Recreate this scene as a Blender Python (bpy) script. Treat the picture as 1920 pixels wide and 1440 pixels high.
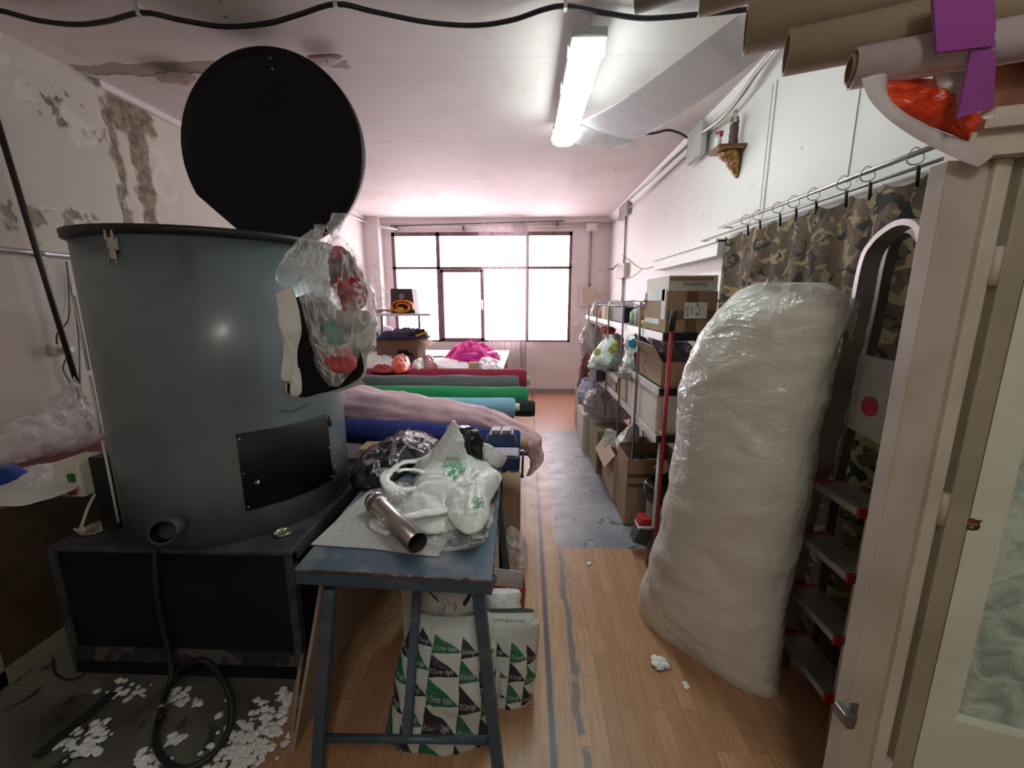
import bpy, bmesh, math, random
from mathutils import Vector, Matrix, noise
PI=math.pi; V=Vector
for o in list(bpy.data.objects): bpy.data.objects.remove(o)
C=bpy.context.scene.collection
# ---------------------------------------------------------------- camera
FPX=788.0; EYE=V((0,0,1.6))
PITCH=math.atan(156/FPX); YAW=math.atan(28*math.cos(PITCH)/FPX)
cd=bpy.data.cameras.new('camera'); cam=bpy.data.objects.new('camera',cd); C.objects.link(cam)
cam.location=EYE; cam.rotation_euler=(PI/2-PITCH,0,YAW)
cd.sensor_width=36; cd.lens=36*FPX/1920; cd.clip_start=0.02; cd.clip_end=200
bpy.context.scene.camera=cam
# ---------------------------------------------------------------- light and exposure
w=bpy.data.worlds.new('world'); bpy.context.scene.world=w; w.use_nodes=True
w.node_tree.nodes['Background'].inputs[0].default_value=(1.0,0.87,0.93,1); w.node_tree.nodes['Background'].inputs[1].default_value=8.0
vs=bpy.context.scene.view_settings
vs.view_transform='Standard'; vs.look='None'; vs.gamma=1; vs.use_curve_mapping=False; vs.exposure=0.4
pl=bpy.data.lights.new('window_portal','AREA'); pl.shape='RECTANGLE'; pl.size=3.0; pl.size_y=1.85
po=bpy.data.objects.new('window_portal',pl); C.objects.link(po); po.location=(-0.77,7.42,1.8); po.rotation_euler=(-PI/2,0,0)
pl.cycles.is_portal=True
# ---------------------------------------------------------------- helpers
_R=V((math.cos(YAW),math.sin(YAW),0)); _F=V((-math.sin(YAW)*math.cos(PITCH),math.cos(YAW)*math.cos(PITCH),-math.sin(PITCH))); _U=_R.cross(_F)
def P(px,py,x=None,y=None,z=None):
    "where the sight line of a photo pixel meets a wall, shelf or floor plane"
    d=_F+_R*((px-960)/FPX)+_U*((720-py)/FPX)
    t=y/d.y if y is not None else (x/d.x if x is not None else (z-1.6)/d.z)
    return EYE+d*t
OFF={}
class MB:
    def __init__(s): s.bm=bmesh.new(); s.mats=[]; s.mi=0
    def mat(s,m):
        if m not in s.mats: s.mats.append(m)
        s.mi=s.mats.index(m); return s
    def _f(s,vs,smooth=False):
        try: f=s.bm.faces.new(vs)
        except ValueError: return
        f.material_index=s.mi; f.smooth=smooth
    def box(s,lo,hi,M=None,bev=0.0):
        tb=bmesh.new()
        bmesh.ops.create_cube(tb,size=1)
        lo=V(lo);hi=V(hi);c=(lo+hi)/2;d=hi-lo
        for v in tb.verts: v.co=V((v.co.x*d.x,v.co.y*d.y,v.co.z*d.z))
        if bev>0: bmesh.ops.bevel(tb,geom=list(tb.edges),offset=bev,segments=2,affect='EDGES',profile=.5)
        for v in tb.verts: v.co+=c
        s.merge(tb,M); return s
    def merge(s,tb,M=None,smooth=False):
        m={}
        for v in tb.verts:
            co=M@v.co if M else v.co
            m[v]=s.bm.verts.new(co)
        for f in tb.faces: s._f([m[v] for v in f.verts],smooth or f.smooth)
        tb.free()
    def quad(s,a,b,c,d): s._f([s.bm.verts.new(V(p)) for p in (a,b,c,d)]); return s
    def prism(s,pts,vec,smooth=False):
        a=[s.bm.verts.new(V(p)) for p in pts]; b=[s.bm.verts.new(V(p)+V(vec)) for p in pts]; n=len(a)
        s._f(a); s._f(b[::-1])
        for i in range(n): s._f([a[i],b[i],b[(i+1)%n],a[(i+1)%n]],smooth)
        return s
    def rings(s,R,closed=True,cap=(True,True),smooth=True):
        L=[[s.bm.verts.new(V(p)) for p in r] for r in R]
        for a,b in zip(L,L[1:]):
            n=len(a)
            for i in range(n if closed else n-1): s._f([a[i],a[(i+1)%n],b[(i+1)%n],b[i]],smooth)
        if cap[0]: s._f(L[0][::-1])
        if cap[1]: s._f(L[-1])
        return s
    def cyl(s,p0,p1,r0,r1=None,n=20,cap=(True,True)):
        p0=V(p0);p1=V(p1); r1=r0 if r1 is None else r1
        d=(p1-p0).normalized(); a=d.orthogonal().normalized(); b=d.cross(a)
        s.rings([[p+(a*math.cos(t)+b*math.sin(t))*r for t in [2*PI*i/n for i in range(n)]] for p,r in ((p0,r0),(p1,r1))],cap=cap); return s
    def tube(s,pts,r,n=10,cyc=False,smoothn=0):
        pts=[V(p) for p in pts]
        if smoothn: pts=cat(pts,smoothn)
        R=[];a=None
        for i,p in enumerate(pts):
            d=(pts[min(i+1,len(pts)-1)]-pts[max(i-1,0)])
            if cyc: d=pts[(i+1)%len(pts)]-pts[i-1]
            d.normalize()
            if a is None: a=d.orthogonal().normalized()
            else:
                a=a-d*a.dot(d)
                a=a.normalized() if a.length>1e-6 else d.orthogonal().normalized()
            b=d.cross(a); R.append([p+(a*math.cos(2*PI*k/n)+b*math.sin(2*PI*k/n))*r for k in range(n)])
        if cyc: R.append(R[0])
        s.rings(R,cap=(not cyc,not cyc)); return s
    def lathe(s,c,prof,n=28,axis=(0,0,1),cap=(True,True)):
        c=V(c); ax=V(axis).normalized(); a=ax.orthogonal().normalized(); b=ax.cross(a)
        s.rings([[c+ax*h+(a*math.cos(2*PI*k/n)+b*math.sin(2*PI*k/n))*max(r,1e-4) for k in range(n)] for r,h in prof],cap=cap); return s
    def text(s,txt,c,right,up,h,shear=0.0,thick=0.0006,fn=None,width=None):
        "letters as flat raised mesh; fn maps (u,v) to a surface point"
        cu=bpy.data.curves.new('t','FONT'); cu.body=txt; cu.size=1; cu.shear=shear; cu.resolution_u=3
        ob=bpy.data.objects.new('t',cu); C.objects.link(ob)
        dg=bpy.context.evaluated_depsgraph_get(); me=ob.evaluated_get(dg).to_mesh()
        xs=[v.co.x for v in me.vertices] or [0]; wd=max(xs)-min(xs); x0=min(xs)
        k=h; kx=h if width is None else width/max(wd,1e-3)
        vs=[]
        for v in me.vertices:
            u=(v.co.x-x0-wd/2)*kx; q=(v.co.y-.35)*k
            vs.append(s.bm.verts.new(fn(u,q) if fn else V(c)+V(right)*u+V(up)*q))
        for p in me.polygons: s._f([vs[i] for i in p.vertices])
        bpy.data.objects.remove(ob); bpy.data.curves.remove(cu); return s
    def build(s,name,mat=None,parent=None,sub=0,thick=0):
        if mat is not None and not s.mats: s.mats=[mat]
        me=bpy.data.meshes.new(name)
        if parent is None:
            xs=[v.co for v in s.bm.verts]; lo=V((min(v.x for v in xs),min(v.y for v in xs),min(v.z for v in xs))); hi=V((max(v.x for v in xs),max(v.y for v in xs),0))
            off=V(((lo.x+hi.x)/2,(lo.y+hi.y)/2,lo.z))
        else: off=OFF[parent]
        for v in s.bm.verts: v.co-=off
        bmesh.ops.recalc_face_normals(s.bm,faces=s.bm.faces[:])
        s.bm.to_mesh(me); s.bm.free()
        for m in s.mats: me.materials.append(m)
        o=bpy.data.objects.new(name,me); C.objects.link(o); OFF[o]=off
        if parent is None: o.location=off
        else: o.parent=parent
        if thick:
            md=o.modifiers.new('solid','SOLIDIFY'); md.thickness=thick; md.offset=0
        if sub:
            md=o.modifiers.new('sub','SUBSURF'); md.levels=sub; md.render_levels=sub
        return o
def T(o,label,cat,group=None,kind=None):
    o['label']=label; o['category']=cat
    if group: o['group']=group
    if kind: o['kind']=kind
    return o
def S(o): o['kind']='structure'; return o
def thing(name,loc,label,cat,group=None):
    o=bpy.data.objects.new(name,None); C.objects.link(o); o.location=V(loc); OFF[o]=V(loc); o.empty_display_size=.05
    return T(o,label,cat,group)
def dup(src,d,label,group=None):
    r=src.copy(); C.objects.link(r); r.location=src.location+V(d); OFF[r]=OFF[src]+V(d)
    r['label']=label
    if group: r['group']=group
    for ch in src.children:
        c=ch.copy(); C.objects.link(c); c.parent=r
        for g in ch.children:
            e=g.copy(); C.objects.link(e); e.parent=c
    return r
def cat(pts,k):
    out=[]
    for i in range(len(pts)-1):
        p0=pts[max(i-1,0)];p1=pts[i];p2=pts[i+1];p3=pts[min(i+2,len(pts)-1)]
        for j in range(k):
            t=j/k; out.append(.5*((2*p1)+(-p0+p2)*t+(2*p0-5*p1+4*p2-p3)*t*t+(-p0+3*p1-3*p2+p3)*t**3))
    out.append(pts[-1].copy()); return out
def ridge(p,f,seed):
    q=V(p)*f+V((seed*7.3,seed*3.1,seed*1.7)); w_=V((noise.noise(q*.6),noise.noise(q*.6+V((9,2,4))),0))*.8; q=q+w_; return 1-2*abs(noise.noise(q))-.9*abs(noise.noise(q*2.3))-.5*abs(noise.noise(q*4.9))
def fnz(p,f,seed): return noise.noise(V(p)*f+V((seed*5.1,seed*2.3,seed*9.7)))
def loft(name,rings,m,parent=None,n=48,k=8,amp=.01,fr=9,seed=1,fold=0,nf=9,pw=1.0,capr=True,stretch=(1,1,1)):
    "closed soft body through rings (centre, half vector a, half vector b)"
    R=[[V(r[0]) for r in rings],[V(r[1]) for r in rings],[V(r[2]) for r in rings]]
    R=[cat(x,k) for x in R]; out=[]; N=len(R[0]); st=V(stretch)
    for i in range(N):
        c,a,b=R[0][i],R[1][i],R[2][i]; ring=[]
        for j in range(n):
            t=2*PI*j/n; ct=math.copysign(abs(math.cos(t))**pw,math.cos(t)); s_=math.copysign(abs(math.sin(t))**pw,math.sin(t))
            v=a*ct+b*s_; L=v.length
            q=c+v; dirv=v.normalized() if L>1e-6 else V((0,0,1))
            qq=V((q.x*st.x,q.y*st.y,q.z*st.z))
            d=amp*(ridge(qq,fr,seed)-.4)+amp*.8*fnz(qq,fr*.5,seed)+fold*math.sin(nf*t+3*fnz(q,3,seed)+i*.05)*min(1,L*12)
            ring.append(q+dirv*d*min(1,L/.03))
        out.append(ring)
    mb=MB(); mb.mat(m); mb.rings(out,cap=(capr,capr)); return mb if name is None else mb.build(name,m,parent)
def vloft(name,prof,m,parent=None,**k):
    "prof rows: (cx,cy,z,rx,ry[,deg])"
    rr=[]
    for r in prof:
        a=math.radians(r[5]) if len(r)>5 else 0
        rr.append((V(r[:3]),V((math.cos(a),math.sin(a),0))*r[3],V((-math.sin(a),math.cos(a),0))*r[4]))
    return loft(name,rr,m,parent,**k)
def pillow(name,outline,m,h=.05,amp=.012,fr=14,seed=1,parent=None,nr=18,n=90,base=0.004,jag=.03,up=(0,0,1),mb=None,cen=None,tilt=None):
    "crumpled soft heap with a closed star-shaped outline lying on its outline's plane"
    O=[V(p) for p in outline]; c=V(cen) if cen is not None else sum(O,V())/len(O); up=V(up)
    L=cat(O+[O[0]],max(2,n//len(O)))[:-1]; n=len(L)
    L=[c+(p-c)*(1+jag*fnz(p,16,seed)*2) for p in L]
    out=[]
    for i in range(nr+1):
        r=1-i/nr; ring=[]
        for j,p in enumerate(L):
            q=c+(p-c)*max(r,.01); e=(1-r**5)
            hh=h*e*(.62+.38*(1-r*r))+e*(amp*(ridge(q,fr,seed))+amp*1.3*fnz(q,fr*.4,seed))
            ring.append(q+up*max(hh,.0)+up*base)
        out.append(ring)
    bot=[[c+(p-c)*.98 for p in L]]
    own=mb is None
    if own: mb=MB().mat(m)
    mb.rings(bot+out,cap=(True,True))
    return mb.build(name,m,parent) if own else mb
def sheet(name,c00,c10,c11,c01,m,nu=30,nv=30,amp=.01,fr=10,seed=1,parent=None,thick=.002,jag=.0,fn=None,stretch=(1,1,1)):
    c00,c10,c11,c01=map(V,(c00,c10,c11,c01)); nrm=(c10-c00).cross(c01-c00).normalized(); st=V(stretch)
    R=[]
    for j in range(nv+1):
        v=j/nv; row=[]
        for i in range(nu+1):
            u=i/nu; p=c00*(1-u)*(1-v)+c10*u*(1-v)+c11*u*v+c01*(1-u)*v
            q=V((p.x*st.x,p.y*st.y,p.z*st.z))
            d=amp*ridge(q,fr,seed)+amp*fnz(q,fr*.4,seed)
            if fn: d+=fn(u,v)
            e=V((0,0,0))
            if jag and (j in(0,nv) or i in (0,nu)): e=((c10-c00).normalized()*fnz(p,22,seed+3)+(c01-c00).normalized()*fnz(p,22,seed+8))*jag
            row.append(p+nrm*d+e)
        R.append(row)
    mb=MB().mat(m); mb.rings(R,closed=False,cap=(False,False))
    return mb.build(name,m,parent,thick=thick)
# ---------------------------------------------------------------- materials
MATS={}
def mat(name,col,rough=.6,metal=0,c2=None,sc=6,lo=.45,hi=.6,bump=0,bsc=30,spec=None,emis=None,es=0,tex='Object',dist=0,detail=4,coat=0,tr=0,sheen=0,sss=0):
    if name in MATS: return MATS[name]
    m=bpy.data.materials.new(name); m.use_nodes=True; nt=m.node_tree; b=nt.nodes['Principled BSDF']; N=nt.nodes.new; L=nt.links.new
    b.inputs['Base Color'].default_value=(*col,1); b.inputs['Roughness'].default_value=rough; b.inputs['Metallic'].default_value=metal
    if coat: b.inputs['Coat Weight'].default_value=coat; b.inputs['Coat Roughness'].default_value=.15
    if sheen: b.inputs['Sheen Weight'].default_value=sheen
    if spec is not None: b.inputs['Specular IOR Level'].default_value=spec
    if tr: b.inputs['Transmission Weight'].default_value=tr
    if emis: b.inputs['Emission Color'].default_value=(*emis,1); b.inputs['Emission Strength'].default_value=es
    tc=N('ShaderNodeTexCoord')
    src=tc.outputs[tex]
    n=N('ShaderNodeTexNoise'); n.inputs['Scale'].default_value=sc; n.inputs['Detail'].default_value=detail; n.inputs['Distortion'].default_value=dist; L(src,n.inputs['Vector'])
    r=N('ShaderNodeValToRGB'); r.color_ramp.elements[0].position=lo; r.color_ramp.elements[1].position=hi
    cc=c2 if c2 is not None else tuple(x*.88 for x in col)
    r.color_ramp.elements[0].color=(*col,1); r.color_ramp.elements[1].color=(*cc,1)
    L(n.outputs['Fac'],r.inputs['Fac']); L(r.outputs['Color'],b.inputs['Base Color'])
    if bump:
        n2=N('ShaderNodeTexNoise'); n2.inputs['Scale'].default_value=bsc; n2.inputs['Detail'].default_value=3; L(src,n2.inputs['Vector'])
        bp=N('ShaderNodeBump'); bp.inputs['Strength'].default_value=bump; bp.inputs['Distance'].default_value=.01; L(n2.outputs['Fac'],bp.inputs['Height']); L(bp.outputs['Normal'],b.inputs['Normal'])
    MATS[name]=m; return m
def film(name,col,alpha=.35,rough=.12,bsc=26,bump=.6,var=.25,glint_lines=0.0,lsc=7):
    if name in MATS: return MATS[name]
    m=bpy.data.materials.new(name); m.use_nodes=True; nt=m.node_tree; b=nt.nodes['Principled BSDF']; N=nt.nodes.new; L=nt.links.new
    b.inputs['Base Color'].default_value=(*col,1); b.inputs['Roughness'].default_value=rough; b.inputs['Specular IOR Level'].default_value=.7
    tc=N('ShaderNodeTexCoord'); n=N('ShaderNodeTexNoise'); n.inputs['Scale'].default_value=bsc; n.inputs['Detail'].default_value=5; n.inputs['Distortion'].default_value=1.5; L(tc.outputs['Object'],n.inputs['Vector'])
    bp=N('ShaderNodeBump'); bp.inputs['Strength'].default_value=bump; bp.inputs['Distance'].default_value=.02; L(n.outputs['Fac'],bp.inputs['Height']); L(bp.outputs['Normal'],b.inputs['Normal'])
    mr=N('ShaderNodeMapRange'); mr.inputs['From Min'].default_value=.35; mr.inputs['From Max'].default_value=.68; mr.inputs['To Min'].default_value=max(alpha-var,.02); mr.inputs['To Max'].default_value=min(alpha+var,1); L(n.outputs['Fac'],mr.inputs['Value'])
    if glint_lines:  # highlight streaks painted into the film as thin, more opaque pale lines
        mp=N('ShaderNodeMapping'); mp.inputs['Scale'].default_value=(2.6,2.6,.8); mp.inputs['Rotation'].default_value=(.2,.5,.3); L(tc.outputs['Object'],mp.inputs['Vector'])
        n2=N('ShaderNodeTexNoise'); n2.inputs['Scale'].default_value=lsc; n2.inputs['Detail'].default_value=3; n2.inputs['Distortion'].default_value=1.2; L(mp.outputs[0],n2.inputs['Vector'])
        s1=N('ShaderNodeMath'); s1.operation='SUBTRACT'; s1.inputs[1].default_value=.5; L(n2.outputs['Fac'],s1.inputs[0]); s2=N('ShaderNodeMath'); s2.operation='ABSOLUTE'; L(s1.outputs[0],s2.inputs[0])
        s3=N('ShaderNodeMapRange'); s3.inputs['From Min'].default_value=.022; s3.inputs['From Max'].default_value=.002; s3.inputs['To Min'].default_value=0; s3.inputs['To Max'].default_value=glint_lines; L(s2.outputs[0],s3.inputs['Value'])
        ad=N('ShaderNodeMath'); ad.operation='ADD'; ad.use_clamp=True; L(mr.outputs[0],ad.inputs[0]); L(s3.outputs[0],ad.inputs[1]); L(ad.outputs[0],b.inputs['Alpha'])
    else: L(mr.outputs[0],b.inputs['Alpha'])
    MATS[name]=m; return m
def plain(name,col,rough=.6,metal=0,**k): return mat(name,col,rough,metal,**k)
def cloth(name,col,**k): return mat(name,col,.9,c2=tuple(x*.85 for x in col),sc=3,bump=.15,bsc=220,sheen=.15,**k)
# ---- node helpers for the big surfaces
class NT:
    def __init__(s,name,rough=.7):
        s.m=bpy.data.materials.new(name); s.m.use_nodes=True; s.t=s.m.node_tree; s.b=s.t.nodes['Principled BSDF']; s.b.inputs['Roughness'].default_value=rough
        g=s.t.nodes.new('ShaderNodeNewGeometry'); s.pos=g.outputs['Position']; sx=s.t.nodes.new('ShaderNodeSeparateXYZ'); s.L(s.pos,sx.inputs[0]); s.x,s.y,s.z=sx.outputs
    def N(s,t): return s.t.nodes.new(t)
    def L(s,a,b): s.t.links.new(a,b)
    def noise(s,sc,det=4,dist=0,vec=None,stretch=None):
        n=s.N('ShaderNodeTexNoise'); n.inputs['Scale'].default_value=sc; n.inputs['Detail'].default_value=det; n.inputs['Distortion'].default_value=dist
        v=vec or s.pos
        if stretch:
            mp=s.N('ShaderNodeMapping'); mp.inputs['Scale'].default_value=stretch; s.L(v,mp.inputs['Vector']); v=mp.outputs[0]
        s.L(v,n.inputs['Vector']); return n.outputs['Fac']
    def M(s,op,a,b=None,c=None,clamp=False):
        n=s.N('ShaderNodeMath'); n.operation=op; n.use_clamp=clamp
        for i,v in enumerate((a,b,c)):
            if v is None: continue
            if isinstance(v,(int,float)): n.inputs[i].default_value=v
            else: s.L(v,n.inputs[i])
        return n.outputs[0]
    def step(s,v,a,b):
        n=s.N('ShaderNodeMapRange'); n.inputs['From Min'].default_value=a; n.inputs['From Max'].default_value=b; s.L(v,n.inputs['Value']); return n.outputs[0]
    def band(s,v,a,b,soft=.01): # 1 inside a..b
        return s.M('MULTIPLY',s.step(v,a-soft,a+soft),s.step(v,b+soft,b-soft))
    def mix(s,f,a,b):
        n=s.N('ShaderNodeMix'); n.data_type='RGBA'; s.L(f,n.inputs[0])
        for i,v in ((6,a),(7,b)):
            if isinstance(v,tuple): n.inputs[i].default_value=(*v,1)
            else: s.L(v,n.inputs[i])
        return n.outputs[2]
    def out(s,col,bumpv=None,st=.3,dist=.01):
        s.L(col,s.b.inputs['Base Color'])
        if bumpv is not None:
            bp=s.N('ShaderNodeBump'); bp.inputs['Strength'].default_value=st; bp.inputs['Distance'].default_value=dist; s.L(bumpv,bp.inputs['Height']); s.L(bp.outputs[0],s.b.inputs['Normal'])
        return s.m
# left wall: yellowed old paint, water damage running down near the beam corner
k=NT('old_plaster',.75)
base=k.mix(k.step(k.noise(1.3,5),.35,.7),(.60,.56,.49),(.50,.465,.40))
yy=k.M('ADD',k.y,k.M('MULTIPLY',k.M('SUBTRACT',k.noise(6,5),.5),.22))
zz=k.M('ADD',k.z,k.M('MULTIPLY',k.M('SUBTRACT',k.noise(7,5),.5),.3))
s1=k.M('MULTIPLY',k.band(yy,2.83,2.90,.012),k.step(k.M('ADD',k.z,k.M('MULTIPLY',k.noise(30,4,0,None,(1,8,.4)),.6)),1.98,2.3))
s2=k.M('MULTIPLY',k.band(yy,2.98,3.12,.012),k.step(k.M('ADD',zz,k.M('MULTIPLY',k.noise(9,4,0,None,(1,6,.4)),.7)),1.95,2.35))
s3=k.M('MULTIPLY',k.band(yy,2.85,3.18,.012),k.step(zz,2.70,2.74))
s4=k.M('MULTIPLY',k.band(yy,2.15,2.7,.03),k.M('MULTIPLY',k.band(zz,1.95,2.12,.02),k.step(k.noise(9,5),.5,.54)))
s5=k.M('MULTIPLY',k.band(yy,2.4,2.8,.03),k.M('MULTIPLY',k.band(zz,2.6,2.78,.02),k.step(k.noise(14,5),.55,.58)))
mk=k.M('MAXIMUM',k.M('MAXIMUM',s1,s2),k.M('MAXIMUM',s3,k.M('MAXIMUM',s4,s5)))
dam=k.mix(k.step(k.noise(18,4),.4,.6),(.13,.105,.075),(.27,.225,.165))
c=k.mix(mk,base,dam)
sp=k.step(k.noise(38,2),.76,.78); c=k.mix(sp,c,(.12,.09,.07))
fl=k.step(k.noise(4,6,.8),.62,.635); c=k.mix(k.M('MULTIPLY',fl,.35),c,(.72,.70,.66))
old_plaster=k.out(c,k.M('ADD',k.noise(5,6),k.M('MULTIPLY',mk,-.6)),.5,.012)
# right wall: pale paint
k=NT('pale_wall_paint',.5)
base=k.mix(k.step(k.noise(.9,4),.35,.7),(.80,.80,.77),(.74,.74,.71))
sp=k.step(k.noise(24,2),.74,.76); c=k.mix(sp,base,(.32,.27,.24))
sm=k.step(k.noise(3,5,.6),.64,.7); c=k.mix(k.M('MULTIPLY',sm,.4),c,(.62,.58,.54))
pale_wall=k.out(c,k.noise(7,5),.25,.01)
k=NT('far_wall_paint',.6)
base=k.mix(k.step(k.noise(1.5,4),.35,.7),(.79,.73,.72),(.70,.64,.63))
ln=k.band(k.z,2.135,2.145,.004); c=k.mix(k.M('MULTIPLY',ln,.4),base,(.45,.38,.36))
far_wall=k.out(c,k.noise(6,5),.25,.01)
# ceiling with seams and peeling strip
k=NT('ceiling_paint',.65)
base=k.mix(k.step(k.noise(1.1,5),.35,.7),(.74,.66,.65),(.64,.55,.54))
smv=k.step(k.noise(2.3,5,0,None,(1.6,.5,1)),.56,.7); c=k.mix(k.M('MULTIPLY',smv,.4),base,(.52,.44,.41))
yy=k.M('ADD',k.y,k.M('MULTIPLY',k.M('SUBTRACT',k.noise(5,6),.5),.16))
pe=k.M('MULTIPLY',k.band(yy,2.62,2.73,.006),k.band(k.M('ADD',k.x,k.M('MULTIPLY',k.noise(9,3),.1)),-2.6,-.98,.01))
c=k.mix(pe,c,(.36,.29,.25))
pe2=k.M('MULTIPLY',k.band(yy,2.735,2.75,.006),k.band(k.x,-2.62,-1.45,.02)); c=k.mix(pe2,c,(.13,.09,.07))
seam=k.M('MAXIMUM',k.band(k.y,2.643,2.647,.003),k.M('MAXIMUM',k.band(k.y,3.868,3.874,.004),k.M('MAXIMUM',k.band(k.y,6.2,6.206,.004),k.band(k.y,5.0,5.005,.004))))
c=k.mix(k.M('MULTIPLY',seam,.45),c,(.3,.22,.2))
sp=k.step(k.noise(19,2),.755,.77); c=k.mix(sp,c,(.16,.12,.1))
ceil_m=k.out(c,k.M('ADD',k.noise(4,6),k.M('MULTIPLY',pe,-.7)),.35,.012)
# floor: laminate, concrete patch, dusty cement by the machine, grey joint line
k=NT('worn_floor',.35)
mp=k.N('ShaderNodeMapping'); mp.inputs['Rotation'].default_value=(0,0,PI/2); k.L(k.pos,mp.inputs['Vector'])
br=k.N('ShaderNodeTexBrick'); br.inputs['Scale'].default_value=1; br.inputs['Brick Width'].default_value=.42; br.inputs['Row Height'].default_value=.063; br.inputs['Mortar Size'].default_value=.0008; br.offset=.37; br.inputs['Bias'].default_value=0
br.inputs['Color1'].default_value=(.52,.315,.175,1); br.inputs['Color2'].default_value=(.40,.225,.115,1); br.inputs['Mortar'].default_value=(.17,.08,.045,1)
k.L(mp.outputs[0],br.inputs['Vector'])
grain=k.noise(9,5,0,None,(9,.8,1))
lam=k.mix(k.M('MULTIPLY',k.step(grain,.35,.7),.45),br.outputs['Color'],(.27,.12,.055))
farm=k.step(k.y,5.0,5.2)
lam=k.mix(k.M('MULTIPLY',farm,.8),lam,(.46,.23,.15))
cn=k.mix(k.step(k.noise(3,6,.5),.35,.65),(.20,.21,.25),(.33,.335,.37))
cn=k.mix(k.step(k.noise(11,5,1),.60,.66),cn,(.10,.10,.12))
cn=k.mix(k.step(k.noise(6,3,1),.68,.70),cn,(.42,.38,.33))
dj=k.M('MULTIPLY',k.M('SUBTRACT',k.noise(8,6),.5),.09)
xx=k.M('ADD',k.x,dj); y2=k.M('ADD',k.y,dj)
patch=k.M('MULTIPLY',k.band(xx,.215,2.5,.004),k.band(y2,2.53,5.06,.004))
ce=k.mix(k.step(k.noise(2.2,6,.6),.38,.62),(.075,.072,.062),(.175,.165,.135))
ce=k.mix(k.step(k.noise(9,5,.5),.6,.66),ce,(.035,.035,.03))
left=k.step(xx,-.93,-.95)
line=k.band(k.M('ADD',k.x,k.M('MULTIPLY',dj,.06)),.094,.119,.003); line=k.M('MULTIPLY',line,k.step(k.M('ADD',k.noise(24,3),k.M('MULTIPLY',k.step(k.y,4.2,3.0),.3)),.42,.46))
crk=k.M('MULTIPLY',k.band(k.M('ADD',k.x,k.M('MULTIPLY',k.M('SUBTRACT',k.noise(4,6),.5),.10)),.205,.235,.004),k.step(k.noise(5,3),.36,.42))
crk=k.M('MULTIPLY',crk,k.step(k.y,2.6,2.5))
c=k.mix(line,lam,(.065,.065,.075)); c=k.mix(crk,c,(.15,.13,.12))
c=k.mix(patch,c,cn); c=k.mix(left,c,ce)
scf=k.M('MULTIPLY',k.step(k.noise(14,4,2,None,(.3,3,1)),.68,.72),.3); c=k.mix(scf,c,(.18,.12,.09))
rg=k.M('ADD',k.M('MULTIPLY',k.noise(7,4),.25),.26); k.L(rg,k.b.inputs['Roughness'])
floor_m=k.out(c,k.M('ADD',k.M('MULTIPLY',k.noise(9,5),k.M('MAXIMUM',patch,left)),k.M('MULTIPLY',patch,-.3)),.3,.01)
# camouflage
k=NT('camouflage_print',.85)
tc=k.N('ShaderNodeTexCoord').outputs['UV']
cm=(.155,.125,.065); tcs=k.N('ShaderNodeMapping'); tcs.inputs['Scale'].default_value=(1.7,1.7,1.7); k.L(tc,tcs.inputs['Vector']); tc=tcs.outputs[0]; n1=k.noise(4.2,3,1.2,tc,(1,.8,1)); n2=k.noise(5.2,3,1.4,tc,(1,1,4)); n3=k.noise(5.8,3,1.6,tc,(.9,1.1,9)); 
c=k.mix(k.step(n1,.50,.51),(.135,.088,.052),(.085,.064,.038))
k.t.nodes
n2b=k.noise(5.0,3,1.3,tc,(1.1,1.0,1)); mpz=k.M('ADD',n2b,0)
def shifted(sc,off,st,dist=1.3):
    mp=k.N('ShaderNodeMapping'); mp.inputs['Location'].default_value=off; mp.inputs['Scale'].default_value=st; k.L(tc,mp.inputs['Vector']); return k.noise(sc,2.5,dist,mp.outputs[0])
c=k.mix(k.step(shifted(4.5,(3,1,5),(1,1.2,1)),.56,.565),c,(.30,.235,.125))
c=k.mix(k.step(shifted(5,(7,4,1),(.9,1.2,1)),.575,.58),c,(.016,.016,.014))
camo_m=k.out(c)
k=NT('drum_paint',.3); k.b.inputs['Coat Weight'].default_value=.35; k.b.inputs['Coat Roughness'].default_value=.18
c=k.mix(k.step(k.noise(1.8,5),.35,.65),(.158,.20,.225),(.12,.155,.175))
c=k.mix(k.step(k.noise(16,5,1.5,None,(1,1,2)),.69,.74),c,(.035,.04,.045))
c=k.mix(k.M('MULTIPLY',k.step(k.noise(5,5,.6,None,(1,1,.6)),.6,.75),.5),c,(.065,.08,.085))
rg=k.M('ADD',k.M('MULTIPLY',k.noise(9,4),.3),.2); k.L(rg,k.b.inputs['Roughness'])
drum_m=k.out(c,k.noise(3,5),.15,.01)
# simple materials
cream=mat('cream_gloss_paint',(.60,.56,.47),.4,c2=(.50,.45,.36),sc=3,bump=.05,bsc=12)
olive=mat('yellowed_cream_paint',(.37,.35,.25),.4,c2=(.31,.29,.20),sc=3)
pinkcream=mat('aged_door_paint',(.50,.45,.39),.45,c2=(.42,.37,.31),sc=4,bump=.05,bsc=12)
frame_m=mat('brown_window_steel',(.20,.11,.12),.5,c2=(.14,.08,.09),sc=8)
black=mat('black_sheet_metal',(.008,.007,.011),.5,c2=(.014,.012,.018),sc=4,bump=.05,spec=.25)
blackm=mat('black_rubber',(.012,.012,.013),.5)
dark_grey=mat('dark_grey_steel',(.09,.095,.105),.45,.3,c2=(.05,.05,.055),sc=8)
steel=mat('bright_steel',(.62,.60,.60),.28,.95,c2=(.5,.48,.48),sc=5)
alu=mat('aluminium',(.55,.55,.55),.33,.9,c2=(.46,.46,.46),sc=6)
chrome=mat('chrome_wire',(.42,.40,.40),.3,.85)
galv=mat('galvanised_conduit',(.38,.38,.37),.4,.6)
white=mat('white_plastic',(.82,.82,.80),.4)
offw=mat('off_white_plastic',(.66,.65,.58),.45)
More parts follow.
